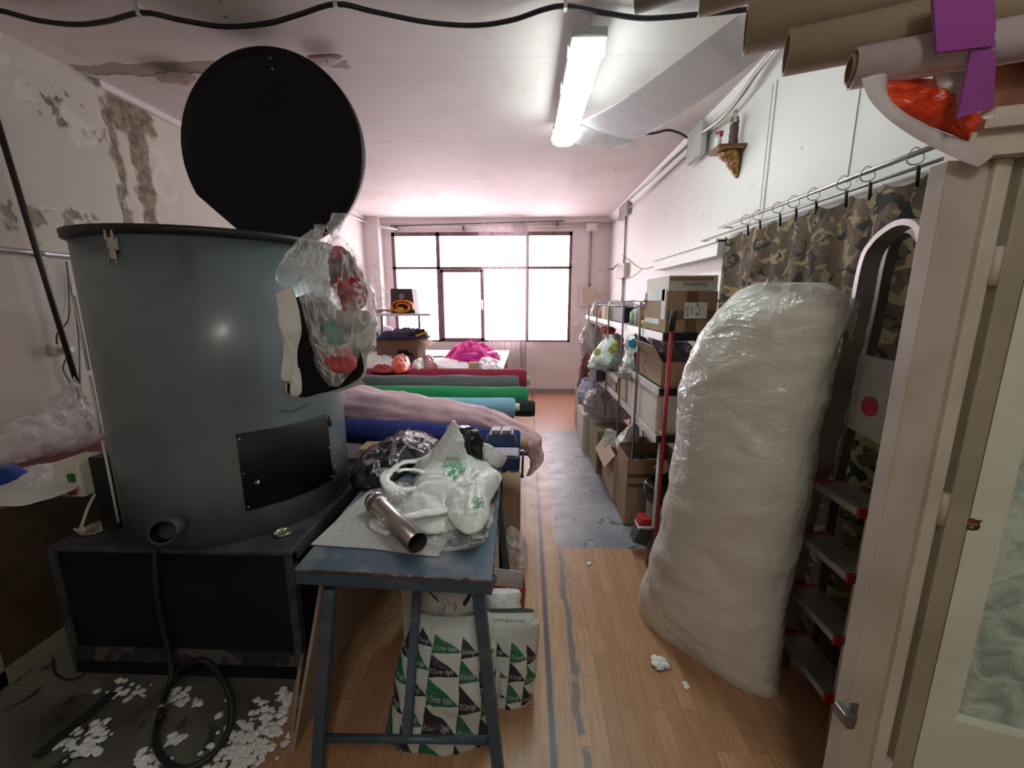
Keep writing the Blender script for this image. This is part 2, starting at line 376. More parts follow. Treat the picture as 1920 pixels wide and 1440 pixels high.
card=mat('cardboard',(.36,.245,.15),.85,c2=(.31,.205,.12),sc=3,bump=.08,bsc=60)
cardp=mat('pale_cardboard',(.50,.37,.26),.85,c2=(.44,.32,.22),sc=3,bump=.06,bsc=60)
cardw=mat('white_carton',(.68,.64,.58),.75,c2=(.60,.55,.49),sc=4)
tape=mat('brown_packing_tape',(.13,.08,.035),.3,c2=(.16,.10,.045),sc=6)
paper=mat('white_paper',(.78,.78,.75),.8)
ink=mat('dark_print_ink',(.03,.03,.04),.6)
redp=mat('red_plastic',(.42,.02,.03),.35)
bluesteel=mat('blue_painted_steel',(.052,.085,.125),.42,.2,c2=(.10,.12,.14),sc=14,lo=.5,hi=.68,detail=6,bump=.15,bsc=40)
tablem=mat('worn_blue_tabletop',(.055,.095,.14),.4,.2,c2=(.17,.19,.20),sc=7,lo=.5,hi=.62,detail=8,bump=.2,bsc=30)
rust=mat('rusty_edge',(.13,.055,.035),.7,.2,c2=(.28,.25,.25),sc=30)
wbag=film('white_shopping_plastic',(.82,.86,.84),.93,.3,14,.35,.1)
clear=film('clear_polythene',(.85,.87,.87),.20,.10,14,.8,.16,glint_lines=.6,lsc=2.6)
clear2=film('milky_polythene',(.80,.77,.77),.40,.18,5,.4,.14,glint_lines=.35,lsc=1.3)
binbag=mat('black_refuse_plastic',(.008,.008,.009),.24,bump=.4,bsc=30)
gbag=film('grey_polythene',(.52,.45,.46),.75,.2,20,.8,.2)
mauve=film('mauve_tinted_polythene',(.42,.34,.38),.72,.15,24,.9,.25)
fluffm=mat('white_polyester_fluff',(.86,.88,.88),1,bump=1,bsc=60)
wood=mat('dark_stained_wood',(.16,.055,.03),.4,c2=(.09,.03,.018),sc=4,dist=2)
cabm=mat('brown_cabinet_panel',(.075,.052,.026),.5,c2=(.05,.034,.018),sc=2,dist=3)
# ================================================================ THE ROOM
XL,XR,YB,ZC=-2.66,1.38,7.3,2.93; YF=-1.9
mb=MB().mat(floor_m); mb.box((XL-.1,YF,-.1),(2.6,YB+.1,0)); S(mb.build('floor'))
mb=MB().mat(ceil_m); mb.box((XL-.1,YF,ZC),(2.6,YB+.1,ZC+.1)); S(mb.build('ceiling'))
mb=MB().mat(old_plaster); mb.box((XL-.1,YF,0),(XL,4.2,ZC)); mb.mat(far_wall).box((XL-.1,4.2,0),(XL,YB,ZC)); S(mb.build('wall_left'))
# right wall: solid beyond the curtain, open under the rail where the curtain hangs
mb=MB().mat(pale_wall); mb.box((XR,3.05,0),(XR+.1,YB+.1,ZC)); mb.box((XR,YF,2.015),(XR+.1,3.05,ZC)); S(mb.build('wall_right'))
mb=MB().mat(pale_wall); mb.box((2.5,YF,0),(2.6,3.2,ZC)); mb.box((XR+.1,3.05,0),(2.5,3.15,ZC)); S(mb.build('wall_alcove'))
mb=MB().mat(old_plaster); mb.box((XL-.1,YF-.1,0),(2.6,YF,ZC)); S(mb.build('wall_front'))
WX0,WX1,WZ0,WZ1=-2.28,.745,.90,2.72
mb=MB().mat(far_wall); mb.box((XL,YB,0),(WX0,YB+.15,ZC)); mb.box((WX1,YB,0),(XR,YB+.15,ZC)); mb.box((WX0,YB,0),(WX1,YB+.15,WZ0)); mb.box((WX0,YB,WZ1),(WX1,YB+.15,ZC)); S(mb.build('wall_back'))
mb=MB().mat(far_wall); mb.box((XL,7.08,0),(-2.42,7.3,ZC)); S(mb.build('wall_pillar'))
mb=MB().mat(far_wall); mb.box((-2.42,7.24,2.855),(XR,7.3,ZC)); mb.box((XL,2.8,2.89),(XL+.035,7.1,ZC)); S(mb.build('trim_1'))
mb=MB().mat(mat('dull_skirting',(.33,.28,.27),.6)); mb.box((XL,7.275,0),(XR,7.3,.075)); S(mb.build('baseboard_back'))
# right-wall ceiling cove, panel battens and ledge
mb=MB().mat(pale_wall); mb.prism([(XR,1.2,ZC),(XR,1.2,2.86),(XR-.07,1.2,ZC)],(0,6.1,0)); S(mb.build('trim_2'))
mb=MB().mat(mat('panel_joint',(.42,.44,.42),.6))
for y in (2.655,2.70,2.0): mb.box((XR-.003,y-.0025,2.1),(XR,y+.0025,2.80))
mb.mat(pale_wall).box((XR-.003,2.665,2.1),(XR,2.69,2.80))
S(mb.build('trim_3'))
mb=MB().mat(pale_wall); mb.box((XR-.10,3.0,1.90),(XR,4.45,2.0)); mb.box((XR-.115,3.0,1.99),(XR,4.47,2.01)); S(mb.build('trim_4'))
# window: frame, mullions, opening sash, glass
glass=bpy.data.materials.new('window_glass'); glass.use_nodes=True; nt=glass.node_tree; b=nt.nodes['Principled BSDF']; b.inputs['Base Color'].default_value=(1,1,1,1); b.inputs['Alpha'].default_value=.06; b.inputs['Roughness'].default_value=.02
fy0,fy1=7.3,7.36
mb=MB().mat(frame_m)
for a in ((WX0,WX0+.055,WZ0,WZ1),(WX1-.045,WX1,WZ0,WZ1)): mb.box((a[0],fy0,a[2]),(a[1],fy1,a[3]))
mb.box((WX0,fy0,WZ1-.06),(WX1,fy1,WZ1)); mb.box((WX0,fy0,WZ0),(WX1,fy1,WZ0+.03)); mb.box((WX0,fy0,2.125),(WX1,fy1,2.165))
mb.box((-1.53,fy0,WZ0),(-1.47,fy1,WZ1)); mb.box((-.02,fy0,WZ0),(.03,fy1,WZ1))
W1=S(mb.build('window_1'))
mb=MB().mat(frame_m); sx0,sx1,sz0,sz1=-1.47,-.73,.92,2.12
for a in ((sx0,sx0+.05,sz0,sz1),(sx1-.06,sx1,sz0,sz1),(sx0,sx1,sz0,sz0+.045),(sx0,sx1,sz1-.05,sz1)): mb.box((a[0],fy0-.02,a[2]),(a[1],fy1,a[3]),bev=.004)
mb.build('window_sash',None,W1)
mb=MB().mat(white); mb.box((sx1-.045,fy0-.05,1.45),(sx1-.02,fy0-.02,1.62),bev=.005); mb.build('window_latch',None,W1)
for i,(a,b_) in enumerate(((WX0,-1.5),(-1.5,0),(0,WX1))):
    for z0,z1 in ((WZ0,2.145),(2.145,WZ1)):
        mb=MB().mat(glass); mb.box((a+.03,7.335,z0+.02),(b_-.03,7.339,z1-.02)); mb.build('window_pane',None,W1)
# ceiling tube lamp
L0=P(1104,72,z=2.84); L1=P(1058,250,z=2.84)
def along(a,b,t): return a+(b-a)*t
ax=(L1-L0).normalized(); sd=V((ax.y,-ax.x,0)); 
Lt=thing('ceiling_lamp',(.3,3.1,2.78),'lit double-tube batten lamp hung under the ceiling','lamp')
y0,y1,xc=2.30,3.72,.32
A=P(1106,70,z=2.80); B=P(1056,262,z=2.80)
M=Matrix.Translation((A+B)/2)@Matrix.Rotation(math.atan2((B-A).y,(B-A).x)-PI/2,4,'Z'); ln=(B-A).length
mb=MB().mat(mat('lamp_housing',(.45,.47,.46),.5)); mb.box((-.085,-ln/2,0),(.085,ln/2,.05),M,bev=.012); mb.build('housing',None,Lt)
diff=mat('lit_diffuser',(.9,1,.97),.4,emis=(.84,1.0,.94),es=24)
mb=MB().mat(diff)
for s_ in (-1,): 
    mb.rings([[M@V((x,y,z)) for x,z in ((-.08,.0),(-.075,-.035),(-.04,-.05),(.04,-.05),(.075,-.035),(.08,.0))] for y in (-ln/2+.01,ln/2-.01)])
mb.build('diffuser',None,Lt)
for y in (-ln/2+.12,-.15,ln/2-.15,ln/2-.02):
    for x in (-1,1): mb=MB().mat(offw); mb.box((x*.086-.008,y-.02,-.015),(x*.086+.008,y+.02,.03),M,bev=.003); mb.build('clip',None,Lt)
for y in (-ln/2+.06,ln/2-.06): mb=MB().mat(steel); mb.tube([M@V((0,y,.05)),M@V((0.01,y-.02,.13))],.003); mb.build('hanger_wire',None,Lt)
# second tube lamp over the doorway side of the room, behind the camera
Lt2=thing('ceiling_lamp',(.2,-.9,2.85),'lit batten lamp on the ceiling behind the doorway','lamp')
mb=MB().mat(MATS['lamp_housing']); mb.box((.13,-1.3,2.86),(.27,-.4,2.93),bev=.01); mb.build('housing',None,Lt2)
mb=MB().mat(mat('lit_warm_diffuser',(1,.97,.9),.4,emis=(1,.95,.86),es=36)); mb.box((.14,-1.29,2.82),(.26,-.41,2.86),bev=.01); mb.build('diffuser',None,Lt2)
# ================================================================ LEFT: the stuffing machine
DC=V((-1.45,2.005,0)); DR=.492
mach=thing('stuffing_machine',(-1.45,2.0,0),'large grey cylindrical drum machine on a black base with its round black lid raised','machine')
def arc(r,a0,a1,z,n=48): return [V((DC.x+r*math.sin(math.radians(a)),DC.y-r*math.cos(math.radians(a)),z)) for a in [a0+(a1-a0)*i/(n-1) for i in range(n)]]
mb=MB().mat(drum_m)
R=[arc(DR,0,360*(71/72),z,72) for z in (.6,.9,1.3,1.84)]+[arc(DR-.008,0,360*(71/72),z,72) for z in (1.84,1.3,.62)]
mb.rings(R,cap=(True,True)); drum=mb.build('drum',None,mach)
mb=MB().mat(blackm); prof=[]
mb.rings([arc(r,0,355,z,72) for r,z in ((DR+.002,1.835),(DR+.02,1.84),(DR+.022,1.865),(DR-.01,1.87),(DR-.012,1.84),(DR+.002,1.835))],cap=(False,False)); mb.build('rim',None,mach)
# lid standing up on the back of the rim
LC=V((-1.40,2.48,2.405)); lr=.502
def lidring(r,y):
    out=[]
    for i in range(96):
        a=2*PI*i/96; x=r*math.sin(a)*1.0; z=r*math.cos(a)
        d=x*math.sin(math.radians(222))+z*math.cos(math.radians(222)); lim=r*.93
        if d>lim: k_=(d-lim); x-=k_*math.sin(math.radians(222)); z-=k_*math.cos(math.radians(222))
        out.append(V((LC.x+x,y,LC.z+z)))
    return out
mb=MB().mat(black); mb.rings([lidring(lr,LC.y+.02),lidring(lr,LC.y-.03),lidring(lr-.012,LC.y-.032),lidring(lr-.022,LC.y-.012),lidring(lr-.03,LC.y-.005),lidring(.02,LC.y-.003)],cap=(True,True)); lid=mb.build('lid',None,mach)
for px,py in ((508,110),(512,130)): mb=MB().mat(steel); mb.lathe(P(px,py,y=2.47),[(.006,0),(.006,-.008),(.003,-.011)],10,(0,1,0)); mb.build('lid_bolt',None,lid)
mb=MB().mat(dark_grey)
mb.cyl((-1.62,2.50,1.89),(-1.25,2.50,1.89),.016)
mb.box((-1.6,2.47,1.82),(-1.52,2.52,1.93)); mb.box((-1.32,2.47,1.82),(-1.24,2.52,1.93)); mb.build('lid_hinge',None,mach)
# black charging hatch curved with the drum
def dang(px,py):
    d=_F+_R*((px-960)/FPX)+_U*((720-py)/FPX); o=EYE-DC
    a=d.x**2+d.y**2; b_=2*(d.x*o.x+d.y*o.y); c_=o.x**2+o.y**2-DR**2; t=(-b_-math.sqrt(max(b_*b_-4*a*c_,0)))/(2*a); p=EYE+d*t
    return p,math.degrees(math.atan2(p.x-DC.x,-(p.y-DC.y)))
h1,a1=dang(441,810); h2,a2=dang(462,962); h3,a3=dang(618,775); h4,a4=dang(628,890)
zt=(h1.z+h3.z)/2; zb=(h2.z+h4.z)/2; aL=(a1+a2)/2; aR=min((a3+a4)/2,80)
mb=MB().mat(black); mb.rings([arc(DR+r,aL,aR,z,24) for r,z in ((.003,zb),(.012,zb+.004),(.012,zt-.004),(.003,zt))],closed=False,cap=(False,False))
hatch=mb.build('hatch',None,mach)
mb=MB().mat(steel); p=arc(DR+.014,aL+6,aL+7,zb+.12,2)[0]; dr=(p-V((DC.x,DC.y,p.z))).normalized(); mb.lathe(p,[(.012,-.004),(.012,.006),(.006,.012),(.003,.02)],14,dr); mb.build('hatch_lock',None,hatch)
for z in (zt-.04,zb+.05):
    mb=MB().mat(dark_grey); q=arc(DR+.012,aR+1.5,aR+2.5,z,2)[0]; mb.cyl(q-V((0,0,.025)),q+V((0,0,.025)),.010); mb.build('hinge',None,hatch)
for a_ in (aL+1.2,aR-1.2):
    for z in (zb+.02,(zb+zt)/2,zt-.02):
        mb=MB().mat(steel); q=arc(DR+.013,a_,a_+1,z,2)[0]; mb.lathe(q,[(.004,-.002),(.004,.003),(.001,.004)],8,(q-V((DC.x,DC.y,q.z)))); mb.build('hatch_screw',None,hatch)
sc_=[dang(a_,b_)[0] for a_,b_ in ((524,776),(530,770),(548,771),(566,763),(582,756))]
mb=MB().mat(blackm); mb.tube([q+(q-V((DC.x,DC.y,q.z))).normalized()*.001 for q in sc_],.0016,6,smoothn=4); mb.build('scratch',None,drum)
# toggle latch near the rim
q,ang=dang(214,447); 
for nm,dz0,dz1,ww in (('latch',-.05,.0,.022),):
    mb=MB().mat(steel); rd=(q-V((DC.x,DC.y,q.z))).normalized(); tg=V((-rd.y,rd.x,0))
    M=Matrix(((tg.x,rd.x,0,q.x),(tg.y,rd.y,0,q.y),(0,0,1,1.79),(0,0,0,1)))
    mb.box((-.020,0,-.015),(.020,.012,.03),M,bev=.002); mb.box((-.017,.010,.02),(-.008,.02,.055),M,bev=.002); mb.box((.008,.010,.02),(.017,.02,.055),M,bev=.002)
    mb.tube([M@V((-.012,.014,-.01)),M@V((-.013,.02,-.065)),M@V((.013,.02,-.065)),M@V((.012,.014,-.01))],.0025); mb.box((-.010,.012,-.045),(.010,.018,-.012),M,bev=.002)
    mb.build('latch',None,mach)
# white sealing strips down the seam on the left of the drum
mb=MB().mat(mat('white_sealant_strip',(.62,.64,.62),.5))
for z0,z1 in ((.64,1.02),(1.05,1.3),(1.32,1.62)):
    mb=MB().mat(MATS['white_sealant_strip']); q=arc(DR+.010,-43.0,-42,z0,2)[0]; mb.tube([q,q+V((0,0,z1-z0))],.0055,8); mb.build('seam_strip',None,mach)
# outlet pipe stub
pc,pa=dang(345,975); 
p0=P(345,978,y=1.60); p1=P(305,998,y=1.36)
mb=MB().mat(drum_m); mb.cyl(p0+(p0-p1)*.6,p1,.040,n=28,cap=(True,False)); mb.mat(blackm).cyl(p1+(p0-p1)*.02,p1+(p0-p1)*.3,.0365,.0365,28,cap=(False,True)); mb.mat(dark_grey); mb.lathe(p1,[(.040,0),(.044,.002),(.044,-.006),(.038,-.008),(.037,.002)],28,(p1-p0),cap=(False,False)); mb.build('outlet_pipe',None,mach)
# base cabinet
bx0,bx1,by0,by1,bz=-1.975,-.945,1.50,2.53,.585
mb=MB().mat(black); mb.box((bx0+.01,by0+.01,.03),(bx1-.012,by1-.01,bz)); bc=mb.build('base_cabinet',None,mach)
mb=MB().mat(dark_grey)
mb.box((bx0,by0,bz),(bx1,by1,bz+.018),bev=.003)
mb.box((bx1-.03,by0-.004,.0),(bx1+.004,by0+.03,bz)); mb.box((bx1-.03,by1-.03,0),(bx1+.004,by1,bz)); mb.box((bx0,by0,0),(bx0+.03,by0+.03,bz)); mb.box((bx0,by1-.03,0),(bx0+.03,by1,bz))
mb.box((bx1-.004,by0,.0),(bx1+.004,by1,.035)); mb.box((bx1-.004,by0,bz-.035),(bx1+.004,by1,bz))
mb.build('base_frame',None,mach)
mb=MB().mat(mat('scuffed_black_metal',(.03,.026,.034),.5,c2=(.11,.10,.105),sc=7,lo=.5,hi=.56,dist=1.2)); mb.box((bx0+.02,by0-.001,.06),(bx1-.035,by0+.012,.125)); mb.mat(black).box((bx0+.02,by0-.004,.0),(bx1-.035,by0+.012,.058)); mb.build('plinth',None,mach)
# hose from the outlet looping on the floor
hp=[P(327,1035,y=1.44),P(328,1120,y=1.43),P(325,1200,y=1.44),P(318,1265,y=1.45)]
hp=[V((-1.475,1.47,.63)),V((-1.475,1.455,.585)),V((-1.475,1.44,.45)),V((-1.475,1.44,.28)),P(322,1262,y=1.41),V(P(305,1320,z=.03)),V(P(292,1395,z=.025)),V(P(330,1440,z=.02)),V(P(385,1425,z=.02)),V(P(428,1370,z=.03)),V(P(430,1305,z=.08)),V(P(400,1250,z=.14)),V(P(370,1238,z=.16)),V(P(335,1255,z=.10)),V(P(310,1300,z=.06)),V(P(300,1350,z=.045))]
mb=MB().mat(blackm); mb.tube(hp,.0115,12,smoothn=6); ho=mb.build('rubber_hose'); T(ho,'black rubber hose hanging from the drum outlet and looped on the dusty floor','hose')
mb=MB().mat(steel); mb.cyl(P(304,1322,z=.05),P(302,1330,z=.05),.0135); mb.build('hose_clip',None,ho)
# foil plates on the base
for nm,px,py,rr,lb in (('foil_tray',531,1000,.037,'small round foil dish at the right corner of the black machine base'),('foil_tray',158,992,.06,'crumpled shiny foil dish at the left end of the black machine base')):
    c_=P(px,py,z=.605); c_.x=max(c_.x,bx0+.07)
    mb=MB().mat(mat('crumpled_foil',(.62,.58,.46),.22,.9,bump=.8,bsc=90)); mb.lathe(V((c_.x,c_.y,.604)),[(.0,.003),(rr*.55,.003),(rr*.75,.001),(rr*.9,.009),(rr,.010),(rr*1.02,.006),(rr*.7,0)],30); T(mb.build(nm),lb,'dish','foil dishes')
# ================================================================ bag cluster hung on the drum's right side
def PP(l,**k): return [P(*q,**k) for q in l]
hk=MB().mat(dark_grey)
# black sheet and white rags behind the clear bags, hanging against the drum
rY=1.50
def curvep(px,py,off=.02):
    try: p,_=dang(px,py)
    except Exception: p=P(px,py,y=2.0)
    return p
def hang(name,pix,m,label,cate,y,off=0,amp=.008,h=.02,seed=1,fr=16,group=None,nr=14,jag=.02,parent=None):
    O=[P(px,py,y=y) for px,py in pix]
    o=pillow(name,O,m,h=h,amp=amp,fr=fr,seed=seed,up=(0,-1,0),base=.002,nr=nr,jag=jag,parent=parent)
    return T(o,label,cate,group) if parent is None else o
hang('white_plastic_sheet',[(560,556),(610,556),(675,636),(679,715),(675,722),(542,745),(548,660)],wbag,'white plastic sheet edging out behind the black sheet on the drum','plastic sheet',1.60,h=.004,amp=.004,seed=2)
hang('black_plastic_sheet',[(548,560),(600,560),(668,640),(670,712),(545,742),(552,660)],black,'black plastic sheet hanging on the drum behind the clear bags','plastic sheet',1.575,h=.006,amp=.004,seed=3)
ragm=mat('white_rag_cloth',(.74,.76,.75),.85,bump=.15,bsc=80)
hang('white_rag',[(514,548),(546,538),(560,575),(566,620),(558,660),(560,715),(550,718),(528,716),(530,690),(531,640),(521,592),(530,585)],ragm,'long white rag hanging flat on the drum, left of the clear bags','rag',1.50,h=.010,amp=.006,seed=4,fr=22)
hang('white_rag',[(545,705),(561,690),(566,735),(546,742)],ragm,'short white rag end folded below the long rag beside the black sheet','rag',1.49,h=.008,amp=.006,seed=14,fr=22)
hang('white_rag',[(620,655),(655,620),(690,600),(705,610),(698,640),(706,650),(690,665),(686,700),(676,712),(672,690),(640,690)],ragm,'white rag hanging to the right below the clear bags','rag',1.63,h=.012,amp=.010,seed=5,fr=24)
# upper clear bag with red clothes, knot at the top
hb=thing('clear_bag',P(640,640,y=1.50),'knotted clear plastic bag of dark red clothes hanging beside the drum','bag','clear bags hung on the drum')
def vring(px,py,y,rx,ry,tilt=0):
    c=P(px,py,y=y); return (c,V((math.cos(tilt),0,math.sin(tilt)))*rx,V((0,ry,0)))
def pbag(name,rows,m,parent,y,seed,amp=.012,fr=14,fold=.0,k=7,nf=9):
    "rows: xl,xr,py,depth"
    rr=[]
    for xl,xr,py,dp in rows:
        a=P(xl,py,y=y); b=P(xr,py,y=y); rr.append(((a+b)/2,(b-a)/2,V((0,dp,0))))
    return loft(name,rr,m,parent,amp=amp,fr=fr,seed=seed,fold=fold,k=k,nf=nf,stretch=(1.5,1,.7))
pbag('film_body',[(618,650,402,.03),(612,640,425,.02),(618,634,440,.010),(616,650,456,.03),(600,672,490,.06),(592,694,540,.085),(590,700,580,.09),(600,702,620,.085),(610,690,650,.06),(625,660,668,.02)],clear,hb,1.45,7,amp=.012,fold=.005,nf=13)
clr=mat('dark_red_cloth',(.36,.02,.06),.8,c2=(.10,.07,.10),sc=9,lo=.5,hi=.56,dist=1); teal=mat('teal_film_parcel',(.08,.33,.28),.3,bump=.5,bsc=40); pnk=mat('coral_cloth',(.60,.10,.12),.6,bump=.4,bsc=40)
pbag('red_clothes',[(628,640,462,.02),(618,665,490,.045),(620,684,530,.06),(640,690,560,.06),(645,668,588,.03)],clr,hb,1.46,8,amp=.016,fr=16)
pbag('grey_cloth',[(626,690,582,.03),(622,697,596,.05),(640,690,612,.05),(650,676,625,.02)],cloth('grey_blue_cloth',(.40,.42,.43)),hb,1.46,9,amp=.010,fr=20)
hb2=thing('clear_bag',P(620,725,y=1.5),'long clear plastic bag with teal and coral parcels, hanging lowest on the drum','bag','clear bags hung on the drum')
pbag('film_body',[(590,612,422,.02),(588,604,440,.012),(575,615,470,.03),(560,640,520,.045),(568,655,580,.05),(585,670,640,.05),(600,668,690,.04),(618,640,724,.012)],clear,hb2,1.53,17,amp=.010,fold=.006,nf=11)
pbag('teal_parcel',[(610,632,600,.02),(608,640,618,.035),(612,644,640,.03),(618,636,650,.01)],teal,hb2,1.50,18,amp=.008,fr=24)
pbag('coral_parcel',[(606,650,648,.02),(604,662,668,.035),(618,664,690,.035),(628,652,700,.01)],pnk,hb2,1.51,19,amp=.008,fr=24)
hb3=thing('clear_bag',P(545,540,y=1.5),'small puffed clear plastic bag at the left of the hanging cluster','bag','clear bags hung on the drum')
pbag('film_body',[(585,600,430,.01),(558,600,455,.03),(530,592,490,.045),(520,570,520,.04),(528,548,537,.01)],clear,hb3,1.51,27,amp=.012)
mb=MB().mat(steel); q0,_=dang(600,455); mb.tube([V((q0.x-.02,q0.y+.01,q0.z+.03)),P(600,435,y=1.53),P(622,438,y=1.47)],.003); T(mb.build('wire_hook'),'wire hook on the drum edge that carries the clear bags','hook')
# ================================================================ far left: cabinet, blue bundle, switch box, pole, pipes
cab=thing('low_cabinet',(-2.4,1.3,0),'brown panelled low cabinet with cream edging by the left wall','cabinet')
cx=-2.19; ctop=.82
mb=MB().mat(cabm); mb.box((XL+.005,-.3,.03),(cx-.012,2.3,ctop-.04)); mb.build('body',None,cab)
mb=MB().mat(mat('cream_edging',(.30,.28,.20),.5,c2=(.24,.22,.15),sc=4))
mb.box((cx-.02,-.3,ctop-.075),(cx,2.31,ctop-.035)); mb.box((cx-.02,-.3,.0),(cx,2.31,.07)); mb.box((cx-.02,1.36,.0),(cx,1.43,ctop-.04)); mb.box((cx-.022,2.28,.0),(cx,2.31,ctop-.04)); mb.build('edging',None,cab)
mb=MB().mat(mat('dark_red_laminate',(.15,.02,.03),.4)); mb.box((XL+.005,-.3,ctop-.035),(cx+.005,2.32,ctop),bev=.004); mb.build('worktop',None,cab)
o=pillow('white_cloth',PP([(0,950),(0,905),(40,880),(110,870),(150,880),(150,912),(60,945)],z=ctop+.003),ragm,h=.03,amp=.01,seed=6); T(o,'white cloth lying on the low cabinet under the plastic bag','cloth')
qb=P(5,893,x=-2.27); o=vloft('blue_bundle',[(qb.x,qb.y,qb.z-.05,.03,.03),(qb.x,qb.y,qb.z-.04,.08,.07),(qb.x,qb.y,qb.z,.085,.08),(qb.x,qb.y,qb.z+.035,.06,.05),(qb.x,qb.y,qb.z+.045,.02,.02)],cloth('royal_blue_cloth',(.008,.045,.28)),amp=.01,seed=3,n=32); T(o,'rolled bright blue cloth at the left end of the cabinet top','cloth')
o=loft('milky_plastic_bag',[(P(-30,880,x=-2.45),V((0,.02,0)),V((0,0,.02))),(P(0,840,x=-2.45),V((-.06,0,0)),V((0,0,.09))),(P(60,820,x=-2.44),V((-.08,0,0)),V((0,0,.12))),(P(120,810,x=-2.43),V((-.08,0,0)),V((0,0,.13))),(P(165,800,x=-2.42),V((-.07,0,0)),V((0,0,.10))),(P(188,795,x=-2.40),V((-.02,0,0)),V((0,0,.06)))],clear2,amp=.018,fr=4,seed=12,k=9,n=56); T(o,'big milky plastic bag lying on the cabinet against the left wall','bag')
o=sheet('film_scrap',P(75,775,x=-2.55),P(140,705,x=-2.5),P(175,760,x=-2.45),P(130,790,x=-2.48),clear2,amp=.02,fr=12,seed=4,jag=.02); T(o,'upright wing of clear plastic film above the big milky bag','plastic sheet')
# switch box on black post
sw=thing('switch_box',P(150,930,x=-2.05),'cream motor switch box with green and red buttons left of the drum','switch')
ca=P(105,870,y=1.60); cb=P(165,862,y=1.60); cz0=P(110,932,y=1.60).z; cz1=P(105,868,y=1.60).z
sxa,sxb=P(103,900,y=1.60).x,P(152,900,y=1.60).x
mb=MB().mat(offw); mb.box((sxa,1.60,cz0),(sxb,1.74,cz1),bev=.008); mb.build('housing',None,sw)
mb=MB().mat(mat('green_button',(.02,.13,.05),.4)); q=P(136,895,y=1.6); mb.box((q.x-.013,1.588,q.z-.018),(q.x+.013,1.602,q.z+.018),bev=.003); mb.build('green_button',None,sw)
mb=MB().mat(mat('red_button',(.42,.05,.03),.4)); q=P(139,920,y=1.6); mb.box((q.x-.015,1.586,q.z-.016),(q.x+.015,1.602,q.z+.016),bev=.003); mb.build('red_button',None,sw)
mb=MB().mat(blackm); mb.box((sxb+.002,1.64,.603),(sxb+.07,1.74,cz1+.01),bev=.004); mb.build('post',None,sw)
mb=MB().mat(offw); mb.tube([V((sxb-.01,1.66,cz0)),V((sxb-.02,1.62,cz0-.06)),V((sxb-.05,1.6,.63)),V((sxb-.1,1.62,.615))],.006,smoothn=5); mb.build('cable',None,sw)
# black pole leaning on the wall
a=P(-6,225,x=-2.60); b=P(140,705,x=-2.60); d=(b-a).normalized()
mb=MB().mat(blackm); mb.tube([a-d*.15,b+d*.34],.0135,12); T(mb.build('black_pole'),'thin black pole leaning on the left wall beside the drum','pole')
# galvanised conduit on left wall with tee and socket
cd_=thing('wall_conduit',P(60,475,x=-2.64),'grey metal conduit running along the left wall behind the black pole','pipe')
a=P(-20,465,x=-2.635); b=P(118,478,x=-2.635); b.z=a.z
mb=MB().mat(galv); mb.tube([V((a.x,-1.5,a.z)),b+V((0,.25,0))],.012); mb.cyl(V((a.x,b.y-.13,a.z)),V((a.x,b.y-.08,a.z)),.016); mb.build('tube',None,cd_)
mb=MB().mat(galv); mb.box((XL,b.y-.11,a.z-.03),(XL+.02,b.y-.09,a.z+.02)); mb.build('clamp',None,cd_)
so=thing('power_socket',P(108,657,x=-2.64),'cream wall socket with plug on the left wall','socket')
q=P(106,655,x=-2.65); mb=MB().mat(offw); mb.box((XL,q.y-.035,q.z-.03),(XL+.03,q.y+.035,q.z+.03),bev=.005); mb.build('plate',None,so)
mb=MB().mat(offw); mb.cyl((XL+.03,q.y+.03,q.z-.003),(XL+.065,q.y+.035,q.z-.003),.016); mb.build('plug',None,so)
mb=MB().mat(mat('grey_flex',(.16,.15,.13),.5)); e=P(130,560,x=-2.64); f=P(125,490,x=-2.64)
mb.tube([V((XL+.02,q.y,q.z+.03)),P(108,625,x=-2.63),P(128,600,x=-2.62),e,P(128,520,x=-2.64),f],.005,smoothn=6); mb.tube([V((XL+.06,q.y+.03,q.z-.01)),P(118,690,x=-2.62),P(132,720,x=-2.62),P(140,760,x=-2.60)],.004,smoothn=6)
mb.tube([f,P(133,540,x=-2.645),P(142,590,x=-2.645),P(148,640,x=-2.645),P(150,720,x=-2.64)],.004,smoothn=6)
mb.build('flex',None,so)
# black wavy cable on the ceiling
cc=thing('ceiling_cable',(-.6,2.2,2.88),'thick black cable sagging in waves across the ceiling','cable')
pix=[(-60,12),(0,20),(70,38),(140,46),(200,40),(268,24),(340,38),(420,50),(500,44),(560,28),(630,8),(700,22),(800,42),(890,48),(960,38),(1020,18),(1062,12),(1130,24),(1200,34),(1260,32),(1300,28),(1400,18),(1480,5)]
mb=MB().mat(blackm); mb.tube([P(px,py,z=2.895) for px,py in pix],.011,10,smoothn=5); mb.build('cable',None,cc)
for px,py in ((262,24),(630,8),(1060,12),(1310,27)):
    q=P(px,py,z=2.895); mb=MB().mat(offw); mb.box((q.x-.008,q.y-.014,q.z-.014),(q.x+.008,q.y+.014,ZC)); mb.build('cable_clip',None,cc)
# peeling paint flakes
fm=mat('peeling_paint_flake',(.42,.30,.28),.7)
o=pillow('paint_flake',[p for p in PP([(290,136),(330,133),(356,138),(371,148),(354,160),(330,156),(300,152)],z=2.90)],fm,h=.003,amp=.003,seed=2,up=(0,0,-1)); T(o,'pinkish paint flake hanging loose from the ceiling above the drum lid','paint flake')
o=pillow('paint_flake',[p for p in PP([(575,103),(620,100),(643,104),(638,113),(618,122),(590,120)],z=2.905)],fm,h=.003,amp=.003,seed=5,up=(0,0,-1)); T(o,'grey-pink paint flake at the right end of the peeled ceiling strip, past the lid','paint flake')
